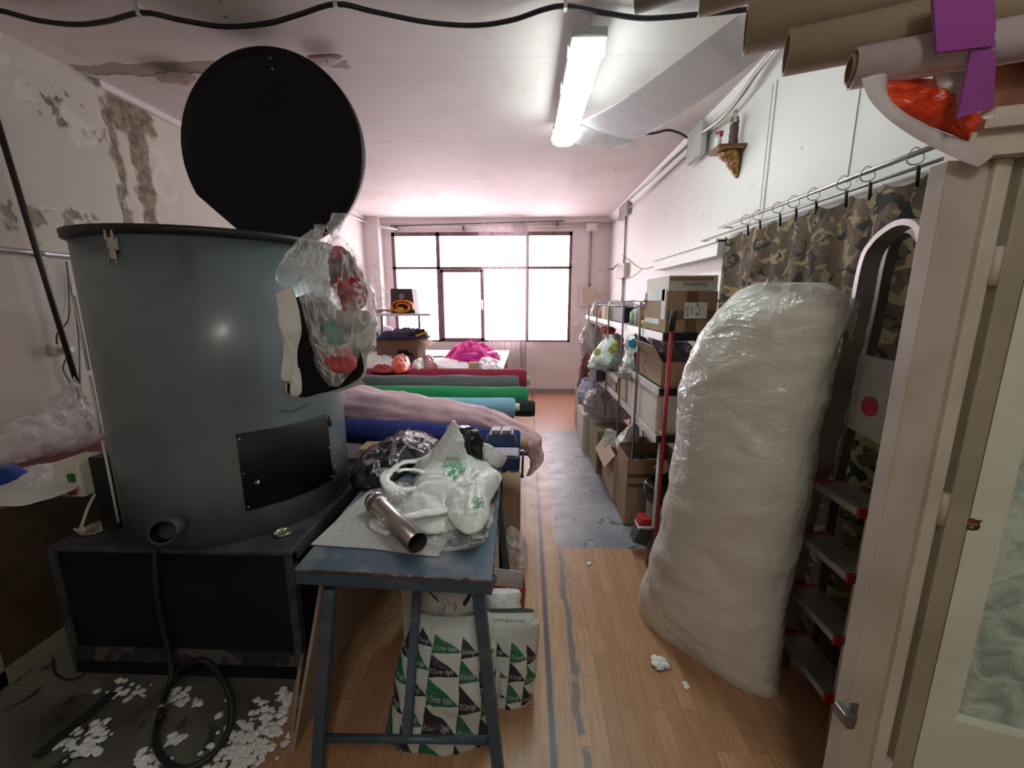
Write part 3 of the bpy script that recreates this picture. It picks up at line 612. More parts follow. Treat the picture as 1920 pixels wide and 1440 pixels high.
# floor litter on the left
random.seed(4)
mb=MB().mat(fluffm)
def tuft(c,r,seed):
    tb=bmesh.new(); bmesh.ops.create_icosphere(tb,subdivisions=3,radius=1)
    for v in tb.verts:
        n_=v.co.normalized(); rr=r*(1+.5*fnz(n_,2.2,seed)+.5*fnz(n_,6,seed)); v.co=V((n_.x*rr,n_.y*rr,max(n_.z*rr*.35,-r*.12)))+V(c)
    mb.merge(tb,None,True)
for cl in ((520,1345,80,30),(470,1390,60,30),(150,1400,40,14),(185,1370,26,10),(330,1310,26,12),(370,1320,10,3),(330,1390,16,5),(280,1430,40,10),(240,1290,46,12),(540,1310,24,8),(430,1430,70,22)):
    for i in range(cl[3]*3):
        px=cl[0]+random.gauss(0,cl[2]*.42); py=cl[1]+random.gauss(0,cl[2]*.32); q=P(px,py,z=0)
        if q.y>1.46 or q.x>-.86: continue
        tuft((q.x,q.y,.006),random.uniform(.004,.015),i)
o=mb.build('polyester_fluff'); T(o,'white polyester fluff strewn on the dusty floor before the machine base','fluff',kind='stuff')
for px,py,r,lb in ((1238,1245,.028,'larger white fluff tuft on the wooden floor left of the big sack'),(1291,1287,.014,'tiny white fluff tuft on the floor by the sack foot'),(1105,1058,.012,'small fluff tuft on the laminate near the cement patch')):
    mb=MB().mat(fluffm); q=P(px,py,z=0)
    for i in range(5): tuft((q.x+random.uniform(-r,r),q.y+random.uniform(-r,r),r*.3),r*.7,i+20)
    T(mb.build('fluff_tuft'),lb,'fluff')
mb=MB().mat(mat('dull_metal_plate',(.35,.34,.30),.4,.6)); q=P(172,1288,z=0); mb.box((q.x-.035,q.y-.03,0),(q.x+.035,q.y+.03,.006),Matrix.Identity(4),bev=.001); T(mb.build('metal_plate'),'small metal plate lying on the floor beside the machine base','plate')
a=P(60,1420,z=0.008); b=P(205,1300,z=0.008); mb=MB().mat(mat('dirty_rubber_strip',(.02,.02,.018),.7)); mb.prism([a,b,b+V((.035,0,0)),a+V((.035,0,0))],(0,0,.008)); T(mb.build('rubber_strip'),'flat black strip lying aslant on the floor, lower left','strip')
mb=MB().mat(blackm); mb.tube(PP([(100,1235),(104,1262),(130,1275),(160,1262),(152,1244)],z=.006),.0045,8,smoothn=6); T(mb.build('loose_wire'),'thin dark wire curled on the floor by the cabinet','wire')
# ================================================================ the blue steel work table
TZ=.80
tb_=thing('work_table',(-.4,1.6,0),'small blue painted steel work table with splayed legs, covered with plastic bags','table')
c1=P(553,1066,z=TZ);c2=P(922,1086,z=TZ);c3=V((-.125,2.06,TZ));c4=V((-.71,2.06,TZ))
mb=MB().mat(tablem); mb.prism([c1,c2,c3,c4],(0,0,-.008)); mb.build('top_plate',None,tb_)
mb=MB().mat(bluesteel)
def rail(a,b,h=.045,t=.03,z=TZ-.008):
    d=(b-a).normalized(); n_=V((-d.y,d.x,0))*t
    mb.prism([V((a.x,a.y,z)),V((b.x,b.y,z)),V((b.x+n_.x,b.y+n_.y,z)),V((a.x+n_.x,a.y+n_.y,z))],(0,0,-h))
rail(c1,c2);rail(c2,c3);rail(c3,c4);rail(c4,c1)
mb.build('apron',None,tb_)
mb=MB().mat(rust); mb.tube([c1+V((0,0,-.004)),c2+V((0,0,-.004))],.0042,6); mb.tube([c2+V((0,0,-.004)),c3+V((0,0,-.004))],.004,6); mb.build('rusty_edge',None,tb_)
def bar(a,b,w=.034,m=None,nm='leg'):
    a=V(a);b=V(b); mb=MB().mat(m or bluesteel); d=(b-a).normalized(); u=V((0,1,0)); u=(u-d*u.dot(d)).normalized(); v_=d.cross(u)
    R=[[p+u*s1*w/2+v_*s2*w/2 for s1,s2 in ((-.9,-1),(-1,-.9),(-1,.9),(-.9,1),(.9,1),(1,.9),(1,-.9),(.9,-1))] for p in (a,b)]
    mb.rings(R,smooth=False); return mb.build(nm,None,tb_)
fl=P(596,1440,y=1.10); ft=P(620,1100,y=1.17); d=(fl-ft); fl2=ft+d*((ft.z-0.0)/(ft.z-fl.z))
bar(ft,(fl2.x,fl2.y,0),.036)
fr_=P(934,1440,y=1.10); frt=P(896,1100,y=1.15); d=(fr_-frt); fr2=frt+d*(frt.z/(frt.z-fr_.z)); bar(frt,(fr2.x,fr2.y,0),.036)
bar((-.66,2.03,TZ-.05),(-.78,2.12,0),.034); bar((-.16,2.03,TZ-.05),(-.09,2.12,0),.034)
sl=P(596,1383,y=1.11); sr=P(921,1388,y=1.11)
mb=MB().mat(bluesteel); mb.cyl(sl,sr,.0125,n=16); mb.build('stretcher',None,tb_)
mid=P(763,1386,y=1.115); mt=P(783,1096,y=1.55); mt.y=1.55; mt=P(783,1096,y=1.38); bar(mt,mid,.028,nm='brace')
# felt sheet, pipe, clear film and bags on the table
felt=mat('grey_felt_sheet',(.42,.42,.42),.9,c2=(.36,.36,.36),sc=60,bump=.2,bsc=150)
pts=PP([(583,1022),(700,1030),(822,1045),(836,1020),(860,985),(840,930),(700,915),(672,938),(640,968)],z=TZ+.001)
mb=MB().mat(felt); mb.prism(pts,(0,0,.003)); T(mb.build('felt_sheet'),'flat speckled grey felt sheet lying on the blue table under the steel pipe','felt sheet')
a=P(783,1018,z=TZ+.038); b=P(700,938,z=TZ+.038); d=(b-a).normalized()
pp=thing('steel_pipe',V(((a.x+b.x)/2,(a.y+b.y)/2,TZ)),'short shiny steel flue pipe with an open end lying across the table','pipe')
mb=MB().mat(mat('brushed_flue_steel',(.60,.55,.55),.25,.95,c2=(.42,.38,.38),sc=6)); mb.lathe(a,[(.0325,.0),(.034,.0),(.034,(b-a).length*.80),(.037,(b-a).length*.81),(.037,(b-a).length*.84),(.034,(b-a).length*.86),(.034,(b-a).length),(.031,(b-a).length),(.031,.004),(.0325,0)],32,d,cap=(False,False)); mb.build('tube',None,pp)
mb=MB().mat(MATS['brushed_flue_steel']); mb.lathe(b-d*.03,[(.036,0),(.040,.004),(.040,.016),(.036,.02)],32,d); mb.build('collar',None,pp)
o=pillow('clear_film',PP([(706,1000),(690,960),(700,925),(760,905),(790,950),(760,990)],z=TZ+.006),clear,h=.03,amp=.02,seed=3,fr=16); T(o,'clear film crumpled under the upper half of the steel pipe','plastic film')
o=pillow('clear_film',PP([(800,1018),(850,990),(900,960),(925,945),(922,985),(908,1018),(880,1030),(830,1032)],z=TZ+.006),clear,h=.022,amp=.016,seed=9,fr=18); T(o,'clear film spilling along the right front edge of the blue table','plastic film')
# black bags
o=pillow('black_bag',PP([(652,902),(668,868),(700,842),(760,815),(800,812),(830,830),(810,862),(770,880),(735,905),(700,918),(672,914)],z=TZ+.005),binbag,h=.075,amp=.022,seed=4,fr=13,jag=.05)
T(o,'glossy black bin bag sprawled at the back left corner of the blue table','bag')
mb=MB().mat(white); q=P(788,836,z=TZ+.085); 
mb.lathe(q,[(.015,-.004),(.015,.001),(.012,.002)],20,(-.1,-.5,.85)); mb.build('white_spot',None,o)
mb=MB().mat(white); mb.text('AMPS',P(712,882,z=TZ+.085),(1,.25,0),(0,.35,.93),.03); mb.build('print',None,o)
o=pbag('black_bag',[(858,882,800,.02),(855,900,812,.05),(858,908,835,.06),(866,906,860,.05),(872,900,880,.03)],binbag,None,1.98,5,amp=.016,fr=16); T(o,'upright glossy black bag knotted behind the white carrier bags','bag')
o=pbag('white_bag',[(846,856,789,.004),(838,862,805,.02),(832,866,820,.035),(815,872,840,.05),(790,880,860,.05),(770,895,885,.04)],wbag,None,1.86,6,amp=.016,fr=13); T(o,'white carrier bag standing up to a peak at the back of the table','bag','white carrier bags on the table')
o=pbag('white_bag',[(906,914,832,.004),(902,935,845,.02),(905,952,856,.03),(912,944,872,.03),(915,930,888,.015)],wbag,None,1.95,16,amp=.014,fr=18); T(o,'small thin white bag crumpled beside the blue vice','bag','white carrier bags on the table')
wb=thing('white_bag',P(840,940,z=TZ),'large white T-shirt carrier bag with green leaf print spread over the table','bag','white carrier bags on the table')
def pil3(name,pix,z,h,seed,amp=.012,fr=12,hole=False): 
    return pillow(name,PP(pix,z=z),wbag,h=h,amp=amp,fr=fr,seed=seed,parent=wb,jag=.05,nr=34,n=170)
pil3('bag_body',[(778,862),(800,848),(850,846),(890,852),(915,868),(935,888),(938,905),(925,930),(900,960),(870,990),(800,1000),(755,972),(770,925),(782,895)],TZ+.012,.060,8,amp=.016,fr=8)
pil3('bag_fold',[(830,930),(880,905),(915,880),(938,890),(936,912),(920,940),(918,975),(890,1000),(850,985)],TZ+.05,.05,11,amp=.012,fr=11)
mb=MB().mat(wbag)
h0=P(780,868,z=TZ+.05); mb=None
def strap(pix,z,wd,name,seed):
    pts=cat(PP(pix,z=z),7); mb=MB().mat(wbag); R=[]
    for i,p in enumerate(pts):
        dd=(pts[min(i+1,len(pts)-1)]-pts[max(i-1,0)]).normalized(); s_=V((-dd.y,dd.x,0)); R.append([p+s_*wd*c_*(1+.5*fnz(p,18,seed))+V((0,0,hh+.008*fnz(p,25,seed))) for c_,hh in ((-1,0),(-.6,.004),(0,.005),(.6,.005),(1,0),(.6,-.002),(0,-.002),(-.6,-.002))])
    mb.rings(R); return mb.build(name,None,wb)
strap([(800,862),(760,866),(728,884),(722,902),(742,918),(780,918)],TZ+.05,.030,'handle',1)
strap([(745,885),(775,880),(800,893)],TZ+.055,.016,'handle',2)
strap([(860,950),(800,962),(760,970),(725,966)],TZ+.05,.026,'handle',3)
strap([(795,1005),(760,1000),(725,985),(700,975),(704,988),(730,1002)],TZ+.008,.016,'handle',4)
grn=mat('green_leaf_print',(.10,.42,.20),.5,c2=(.25,.55,.35),sc=60)
mb=MB().mat(grn); random.seed(7)
for i in range(70):
    a_=random.uniform(0,2*PI); r_=random.random()**.5; px=845+22*r_*math.cos(a_)+4; py=880+17*r_*math.sin(a_); 
    if px-845>10 and py>885: continue
    q=P(px,py,z=TZ+.090); s_=random.uniform(.004,.010); mb.lathe(q,[(s_,0),(s_*.8,.001)],6,(0,-.3,.95))
for i in range(24):
    q=P(898+random.uniform(-9,9),945+random.uniform(-13,9),z=TZ+.112); s_=random.uniform(.003,.0055); mb.lathe(q,[(s_,0),(s_*.8,.001)],6,(0,-.3,.95))
mb.mat(ink).text('ECLABU',P(850,860,z=TZ+.092),(1,0.0,0),(0,.6,.8),.018)
mb.build('leaf_print',None,wb)
# blue bench vice
vi=thing('bench_vice',P(945,842,y=2.02),'blue painted bench vice clamped to the far right corner of the table','vice')
vb=mat('blue_cast_iron',(.012,.045,.12),.4,c2=(.02,.06,.14),sc=12)
A=P(898,868,y=2.02);B=P(975,822,y=2.02)
mb=MB().mat(vb); mb.box((A.x,1.96,A.z-.02),(B.x,2.10,A.z+.06),bev=.012); mb.build('body',None,vi)
mb=MB().mat(vb); mb.prism([P(905,836,y=1.98),P(918,815,y=1.98),P(962,815,y=1.98),P(970,836,y=1.98)],(0,.10,0)); mb.build('jaw_block',None,vi)

for xa,xb in ((922,938),(942,958)): mb=MB().mat(mat('dull_jaw_steel',(.30,.29,.30),.5,.6)); a_=P(xa,816,y=2.0); b_=P(xb,806,y=2.0); mb.box((a_.x,1.99,a_.z),(b_.x,2.06,b_.z),bev=.003); mb.build('jaw',None,vi)
mb=MB().mat(dark_grey); mb.cyl(P(975,850,y=2.02),P(990,850,y=2.02),.012); mb.cyl(P(981,845,y=2.0),P(979,892,y=2.0),.006); mb.cyl(P(979,890,y=2.0),P(979,895,y=2.0),.009); mb.build('screw_handle',None,vi)
# ================================================================ beneath and beside the blue table
A=P(925,1090,z=.005)
fp=thing('framed_panel',(-.11,2.22,0),'tall white and black edged panel standing upright behind the blue table','panel')
def vb_(px0,px1,y,z0,z1,m,nm,par,d=.02,py=1000):
    mb=MB().mat(m); x0=P(px0,py,y=y).x; x1=P(px1,py,y=y).x; mb.box((x0,y,z0),(x1,y+d,z1),bev=.002); return mb.build(nm,None,par)
vb_(926,935,2.16,0,.66,white,'white_edge',fp,.03); vb_(936,942,2.165,0,.66,black,'black_edge',fp,.03); vb_(905,925.5,2.17,0,.62,mat('navy_panel',(.012,.014,.03),.3),'face',fp,.02)
# patterned carrier bags
flag_w=mat('carrier_white',(.62,.68,.66),.45,c2=(.56,.62,.60),sc=5); flag_g=mat('carrier_green',(.02,.16,.085),.45); flag_k=mat('carrier_black',(.022,.02,.035),.45); flag_t=mat('carrier_lettering',(.62,.68,.66),.45)
def carrier(name,rows,y,label,seed,nu,nv,u0,u1,v0,v1,extra=None,txt='El Corte Inglés',slant=0.0):
    "rows top to bottom: xl,xr,py,depth"
    rr=[]
    for r in rows:
        xl,xr,py,dp=r[:4]; yy=r[4] if len(r)>4 else y
        a=P(xl,py,y=yy); b=P(xr,py,y=yy); rr.append(((a+b)/2,(b-a)/2,V((0,dp,0))))
    Cn=cat([r[0] for r in rr],12); An=cat([r[1] for r in rr],12); Bn=cat([r[2] for r in rr],12); N=len(Cn)
    def srf(t,v,e=0):
        # t angle around, v 0..1 down
        f_=min(max(v,0),1)*(N-1); i=min(int(f_),N-2); q=f_-i
        c_=Cn[i].lerp(Cn[i+1],q); a_=An[i].lerp(An[i+1],q); b_=Bn[i].lerp(Bn[i+1],q)
        ct=math.copysign(abs(math.cos(t))**.75,math.cos(t)); s_=math.copysign(abs(math.sin(t))**.75,math.sin(t))
        p=c_+a_*ct+b_*s_; dv=(a_*ct+b_*s_).normalized()
        d_=.007*(ridge(p,11,seed)-.3)+.012*fnz(p,6,seed)
        return p+dv*(d_+e)
    mb=MB().mat(flag_w); R=[[srf(2*PI*k_/160,j/100) for k_ in range(160)] for j in range(101)]
    mb.rings(R,cap=(False,True))
    def F(u,v): return (math.pi+math.acos(max(-1,min(1,1-2*u))), v)   # u 0..1 across the front face (front is -y)
    def cellmap(cu,cv,ww,hh):
        return lambda a,b: srf(*F(cu+a*ww, cv+b*hh), .0016)
    row=0
    for j in range(nv):
        for i in range(nu+1):
            uu0=u0+(u1-u0)*i/nu; du=(u1-u0)/nu; dv=(v1-v0)/nv; vv0=v0+j*dv+(i*slant*dv)
            if uu0>u1-.001: continue
            m=flag_g if (i+j)%2==0 else flag_k; mb.mat(m)
            # pennant: vertical edge at left, point to the right
            K=6
            L_=[(0,-.5+k_/K) for k_ in range(K+1)]
            for k_ in range(K):
                for s_ in range(K):
                    # fan strips towards the apex
                    x0_,x1_=s_/K,(s_+1)/K; ya,yb=(-.5+k_/K),(-.5+(k_+1)/K)
                    sh=lambda x,yv:(uu0+du*x, vv0+dv*(.5+yv*(1-x)+.5*x-.0))
                    q=[sh(x0_,ya),sh(x0_,yb),sh(x1_,yb),sh(x1_,ya)]
                    if s_==K-1: q=q[:3]
                    vs_=[mb.bm.verts.new(srf(*F(*z),.0028)) for z in q]; mb._f(vs_,True)
            mb.mat(flag_t); fn=lambda a,b,uu=uu0,vv=vv0: srf(*F(uu+du*(.40+a),vv+dv*(.74+.12*a-b)),.0044)
            mb.text(txt,(0,0,0),None,None,.30,fn=fn,width=.70,shear=.3)
    if extra: extra(mb,srf,F)
    o=mb.build(name); T(o,label,'bag','patterned department store carrier bags'); return o
def headline(mb,srf,F):
    mb.mat(mat('grey_green_lettering',(.10,.14,.12),.5)); mb.text('elcorteingles.es',(0,0,0),None,None,.035,fn=lambda a,b: srf(*F(.40+a,.09-b),.003),width=.62)
carrier('carrier_bag',[(905,1004,1145,.015,1.50),(905,1010,1165,.05,1.50),(900,1008,1215,.08,1.50),(895,1000,1280,.09,1.48),(890,994,1340,.09,1.48),(890,985,1385,.075,1.46),(900,970,1398,.03,1.46)],1.48,'carrier bag with green and black pennants, the right one of two under the table',5,4,8,.02,1,.18,.92,headline,slant=.25)
carrier('carrier_bag',[(790,915,1148,.02,1.40),(770,925,1165,.07,1.40),(752,930,1220,.11,1.38),(735,935,1300,.13,1.36),(715,925,1390,.14,1.34),(705,905,1450,.13,1.33),(710,880,1500,.10,1.32),(730,850,1515,.04,1.32)],1.36,'carrier bag with green and black pennants, larger and left of two under the table',2,5,10,.02,1,.08,.90,slant=.28)
# bits stuffed into and behind the carriers
o=pbag('white_bag',[(800,842,1098,.02),(795,905,1110,.05),(790,905,1140,.06),(800,900,1165,.03)],wbag,None,1.46,21,amp=.012,fr=15); T(o,'white bag with black print bulging out of the left pennant carrier','bag')
mb=MB().mat(ink)
for k_ in range(5): q=P(800+k_*4,1104+k_*4,y=1.405); mb.cyl(q,q+V((.010,0,-.018)),.0025,n=6)
for k_,px in enumerate((832,853)): mb.tube(PP([(px,1132),(px+3,1140),(px-2,1146)],y=1.40),.0014,6)
mb.prism(PP([(867,1132),(882,1108),(884,1118),(872,1138)],y=1.395),(0,.003,0)); mb.build('print',None,o)
o=pbag('white_bag',[(915,975,1108,.02),(908,977,1120,.04),(915,976,1140,.04),(925,970,1152,.02)],wbag,None,1.62,22,amp=.010,fr=18); T(o,'small crumpled white bag resting behind the right pennant carrier','bag')
rb=thing('red_shopping_bag',P(960,1180,y=1.72),'stiff red and white paper bag behind the pennant carrier','bag')
o=mb=MB().mat(mat('brick_red_card',(.40,.06,.03),.5)); z0=0
tl,tr_=P(918,1097,y=1.74),P(985,1104,y=1.74); mb.prism([tl,tr_,V((tr_.x-.02,1.72,.02)),V((tl.x+.02,1.72,.02))],(0,.003,0)); mb.build('front_panel',None,rb)
mb=MB().mat(paper); mb.prism([tl+V((.01,.10,.018)),tr_+V((-.01,.10,.018)),V((tr_.x-.02,1.84,.02)),V((tl.x+.02,1.84,.02))],(0,.003,0)); mb.build('back_panel',None,rb)
mb=MB().mat(MATS['brick_red_card']); mb.prism([tr_,tr_+V((-.01,.10,.018)),V((tr_.x-.02,1.84,.02)),V((tr_.x-.02,1.72,.02))],(.003,0,0)); mb.build('side_panel',None,rb)
mb=MB().mat(blackm); hp_=[P(919+11*math.cos(a_),1086-11*math.sin(a_),y=1.6) for a_ in [math.radians(-150+i*24) for i in range(13)]]; mb.tube(hp_,.0025,8); mb.tube([hp_[-1],P(905,1105,y=1.6)],.0025,8); T(mb.build('hanger_hook'),'thin dark hook of a coat hanger sticking up right of the table leg','hanger')
# white carton behind left carrier
mb=MB().mat(cardw); x0,x1=P(757,1150,y=1.62).x,P(800,1150,y=1.62).x; mb.box((x0,1.6,0),(x1,1.9,.47),bev=.004); T(mb.build('white_carton'),'tall narrow white carton standing behind the left pennant carrier','box')
# cardboard panels under the table, left side
mb=MB().mat(mat('beige_board',(.33,.27,.22),.8)); a=V((-.80,1.12,0)); b=V((-.80,2.20,0)); mb.prism([V((-.84,1.2,0)),V((-.84,2.25,0)),V((-.735,2.25,.62)),V((-.735,1.32,.62))],(.012,0,0)); T(mb.build('leaning_board'),'big beige board leaning under the left side of the blue table','board')
mb=MB().mat(card); q=[P(540,1362,z=.005),P(585,1285,z=.2),P(606,1300,z=.18),P(560,1405,z=.005)]; mb.prism([V((-.915,1.30,.0)),V((-.865,1.24,.0)),V((-.865,1.34,.22)),V((-.90,1.42,.20))],(.008,0.004,0)); T(mb.build('cardboard_flap'),'torn triangular cardboard flap standing by the left table leg','cardboard')
mb=MB().mat(card); mb.box((-.66,2.28,0),(-.35,2.6,.45),bev=.004); T(mb.build('carton'),'brown carton in the shade below the cutting table, left of the white panel','box')
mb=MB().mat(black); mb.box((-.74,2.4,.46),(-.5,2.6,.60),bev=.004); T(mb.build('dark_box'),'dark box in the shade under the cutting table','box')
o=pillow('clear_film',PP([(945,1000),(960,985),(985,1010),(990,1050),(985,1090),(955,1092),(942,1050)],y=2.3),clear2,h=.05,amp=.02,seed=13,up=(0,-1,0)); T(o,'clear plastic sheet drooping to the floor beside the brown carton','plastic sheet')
x0=P(944,960,y=2.45).x; x1=P(975,960,y=2.45).x
mb=MB().mat(card); mb.box((-.32,2.42,.0),(x1,2.72,P(960,922,y=2.42).z),bev=.003); T(mb.build('carton'),'brown carton standing at the right end of the cutting table','box')
mb=MB().mat(cardp); mb.box((P(955,900,y=2.8).x,2.8,0),(P(974,900,y=2.8).x,2.815,.72),bev=.003); T(mb.build('cardboard_sheet'),'narrow pale cardboard sheet upright under the roll ends','cardboard')
# ================================================================ cutting table and fabric rolls
CT=.735
ct=thing('cutting_table',(-1.2,3.3,0),'long low cutting table carrying the fabric rolls','table')
mb=MB().mat(mat('worn_table_board',(.26,.19,.13),.7)); mb.box((-.92,2.3,CT-.035),(-.12,2.6,CT)); mb.box((-2.45,2.6,CT-.035),(-.12,4.30,CT)); mb.build('top',None,ct)
for x in (-2.4,-.16):
    for y in (2.75,4.22): mb=MB().mat(wood); mb.box((x-.03,y-.03,0),(x+.03,y+.03,CT-.035)); mb.build('leg',None,ct)
mb=MB().mat(card); mb.box((-.92,2.16,0),(-.45,2.29,P(700,842,y=2.16).z),bev=.004); T(mb.build('carton'),'long brown carton between the drum and the cutting table, below the navy roll','box')
def roll(label,m,y,pr_,xL,pxR,pyR,core=True,sag=0,amp=.004,corer=.4,name='fabric_roll',coremat=None,cl=.05,L=None):
    R_=P(pxR,pyR,y=y); r_=pr_; z=R_.z
    t_=thing(name,(R_.x-.5,y,CT),label,'fabric roll','fabric rolls on the cutting table')
    n_=9; rr=[]
    for i in range(n_+1):
        s_=i/n_; x=xL+(R_.x-xL)*s_; rr.append(((L.lerp(R_,s_) if L is not None else V((x,y+.006*math.sin(i*1.3),z)))+V((0,0,sag*math.sin(s_*PI))),V((0,0,r_)),V((0,r_,0))))
    rr=[(rr[0][0],V((0,0,r_*.3)),V((0,r_*.3,0)))]+rr+[(rr[-1][0]+V((.004,0,0)),V((0,0,r_*.35)),V((0,r_*.35,0)))]
    loft('cloth',rr,m,t_,n=40,k=5,amp=amp,fr=3.5,seed=int(y*10),stretch=(.5,3,3))
    if core:
        mb=MB().mat(coremat or cardp); mb.lathe(V((R_.x-.03,y,z)),[(r_*corer,0),(r_*corer,.03+cl),(r_*corer*.75,.03+cl),(r_*corer*.7,.02)],24,(1,0,0)); mb.build('cardboard_core',None,t_)
    return t_
roll('thick burgundy red fabric roll, farthest and highest of the pile',cloth('burgundy_cloth',(.30,.012,.045)),4.05,.112,-2.3,984,713,coremat=mat('pale_core',(.55,.50,.42),.7))
roll('charcoal grey fabric roll between the burgundy and green rolls',cloth('slate_grey_cloth',(.125,.13,.145)),3.72,.095,-2.3,969,724,amp=.010,core=False)
roll('bright green fabric roll under the grey one',cloth('emerald_cloth',(.012,.26,.09)),3.40,.083,-2.2,986,744,core=False)
roll('light blue fabric roll, mostly hidden behind the pink cloth',cloth('sky_blue_cloth',(.26,.52,.70)),3.08,.07,-2.1,962,763,coremat=white)
roll('black fabric roll sticking out beyond the green roll end',cloth('black_cloth',(.012,.016,.018)),3.27,.065,-1.5,1000,766,core=False)
roll('navy blue fabric roll nearest the blue table, under the pink cloth',cloth('navy_cloth',(.010,.018,.17)),2.45,.085,-.92,972,832,amp=.010,corer=.42,cl=.06,coremat=mat('tan_core',(.42,.32,.18),.7),L=P(590,802,y=2.64))
# pink cloth lying diagonally over the rolls, draping at the right end
pk=cloth('pale_pink_cloth',(.72,.46,.53))
rr=[]
for px,py,y,r_ in ((600,750,2.75,.05),(630,752,2.75,.12),(680,758,2.74,.125),(740,766,2.72,.12),(800,775,2.70,.11),(860,784,2.66,.10),(910,792,2.62,.095),(950,805,2.56,.085)):
    rr.append((P(px,py,y=y),V((0,.02,r_)),V((0,r_*1.1,0))))
for px,py,y,a_,b_ in ((985,822,2.5,.075,.07),(1003,850,2.46,.055,.06),(1006,868,2.44,.045,.055),(996,885,2.42,.03,.05),(990,892,2.42,.005,.01)):
    rr.append((P(px,py,y=y),V((a_*.9,0,a_*.55)),V((0,b_,0))))
pkt=thing('pink_cloth',(-.8,2.66,.75),'pale pink fabric roll lying slantwise over the other rolls with its end hanging down','fabric roll')
loft('cloth_roll',rr,pk,pkt,n=64,k=10,amp=.018,fr=5,seed=6,stretch=(.7,1.5,1.2),fold=.003)
# ================================================================ far left: tables, shelf and clutter by the window
FT=.80
ft_=thing('paper_table',(-1.4,5.8,0),'white topped table beneath the window, covered with papers and fabric','table')
mb=MB().mat(mat('white_tabletop',(.80,.78,.77),.5)); mb.box((-2.35,4.5,FT-.03),(-.28,6.9,FT),bev=.004); mb.build('top',None,ft_)
for x in (-2.3,-.34):
    for y in (4.55,6.85): mb=MB().mat(steel); mb.box((x-.02,y-.02,0),(x+.02,y+.02,FT-.03)); mb.build('leg',None,ft_)
mg=cloth('hot_pink_cloth',(.78,.03,.34))
o=pillow('pink_fabric',PP([(832,672),(850,664),(880,663),(905,663),(928,663),(936,674),(890,680),(850,678)],z=FT+.01),mg,h=.12,amp=.10,fr=6,seed=3,jag=.08); T(o,'hot pink fabric crumpled in peaks on the far end of the paper table','fabric')
A,B=P(862,672,z=FT+.07),P(926,664,z=FT+.07)
mb=MB().mat(mat('magenta_film_roll',(.72,.02,.38),.35)); mb.cyl(A,B,.05,n=24); o=mb.build('magenta_roll'); T(o,'shiny magenta roll lying in front of the hot pink fabric','fabric roll'); mb=MB().mat(cardp); mb.cyl(B,B+(B-A).normalized()*.05,.03); mb.build('core',None,o)
o=pillow('white_parcel',PP([(810,678),(850,668),(880,682),(875,692),(830,692)],z=FT),paper,h=.03,amp=.01,seed=5); T(o,'flat stack of white papers in the middle of the paper table','paper')
mb=MB().mat(cardp); q=P(889,690,z=FT); mb.box(q-V((.06,.05,0)),q+V((.06,.05,.07)),bev=.003); T(mb.build('small_box'),'small pale box on the paper table near the burgundy roll','box')
o=pillow('lilac_bag',PP([(893,690),(900,675),(920,674),(936,680),(938,692),(915,696)],z=FT),film('lilac_film',(.62,.62,.72),.9,.2,20,.6,.1),h=.07,amp=.03,seed=6,fr=12); T(o,'pale lilac crumpled bag at the right corner of the paper table','bag')
for k_,(px,py,w_) in enumerate(((775,676,.20),(840,684,.16),(800,668,.25))):
    q=P(px,py,z=FT+.002+k_*.004); M=Matrix.Translation(q)@Matrix.Rotation(.3*k_-.2,4,'Z'); mb=MB().mat(paper if k_!=1 else mat('dark_folder',(.05,.05,.06),.5)); mb.box((-w_,-.10,0),(w_,.10,.012),M); T(mb.build('paper_stack'),['white paper stack at the left of the paper table','dark folder lying among the white papers','white paper stack farthest from the rolls on the paper table'][k_],'paper')
def heap(name,pix,z,m,h,seed,label,cate,amp=.03,fr=9,group=None): 
    o=pillow(name,PP(pix,z=z),m,h=h,amp=amp,fr=fr,seed=seed,jag=.05); return T(o,label,cate,group)
heap('white_cloth_pile',[(675,690),(690,672),(710,664),(735,668),(745,690),(700,698)],.86,paper,.10,7,'white crumpled cloth behind the burgundy roll, next to the drum','cloth')
heap('orange_bag',[(730,696),(738,682),(752,676),(768,684),(772,694),(750,701)],.93,film('orange_film',(.75,.06,.02),.95,.25,14,.5,.05),.10,8,'bright red-orange bag sitting on the burgundy roll','bag')
heap('red_scrap',[(697,697),(705,688),(730,689),(738,697),(715,700)],.93,mat('rust_red_fabric',(.38,.05,.04),.8),.035,9,'rust red fabric scrap on the burgundy roll, left of the orange bag','fabric')
heap('grey_bag',[(770,694),(778,682),(795,682),(800,693),(785,697)],.92,wbag,.06,10,'small pale bag between the orange bag and the reddish bag','bag')
heap('reddish_bag',[(792,694),(792,682),(802,675),(815,684),(825,695),(805,697)],.92,film('brick_film',(.40,.10,.08),.9,.25,14,.5,.05),.07,11,'small brick red bag on the far side of the burgundy roll','bag')
heap('dark_bag',[(732,668),(740,655),(760,648),(780,652),(782,668),(755,674)],.93,binbag,.13,12,'dark bag below the carton of clothes','bag')
heap('dark_cloth',[(698,665),(712,652),(735,652),(740,668),(715,670)],.93,cloth('charcoal_cloth',(.05,.045,.05)),.10,13,'charcoal cloth heap beside the dark bag','cloth')
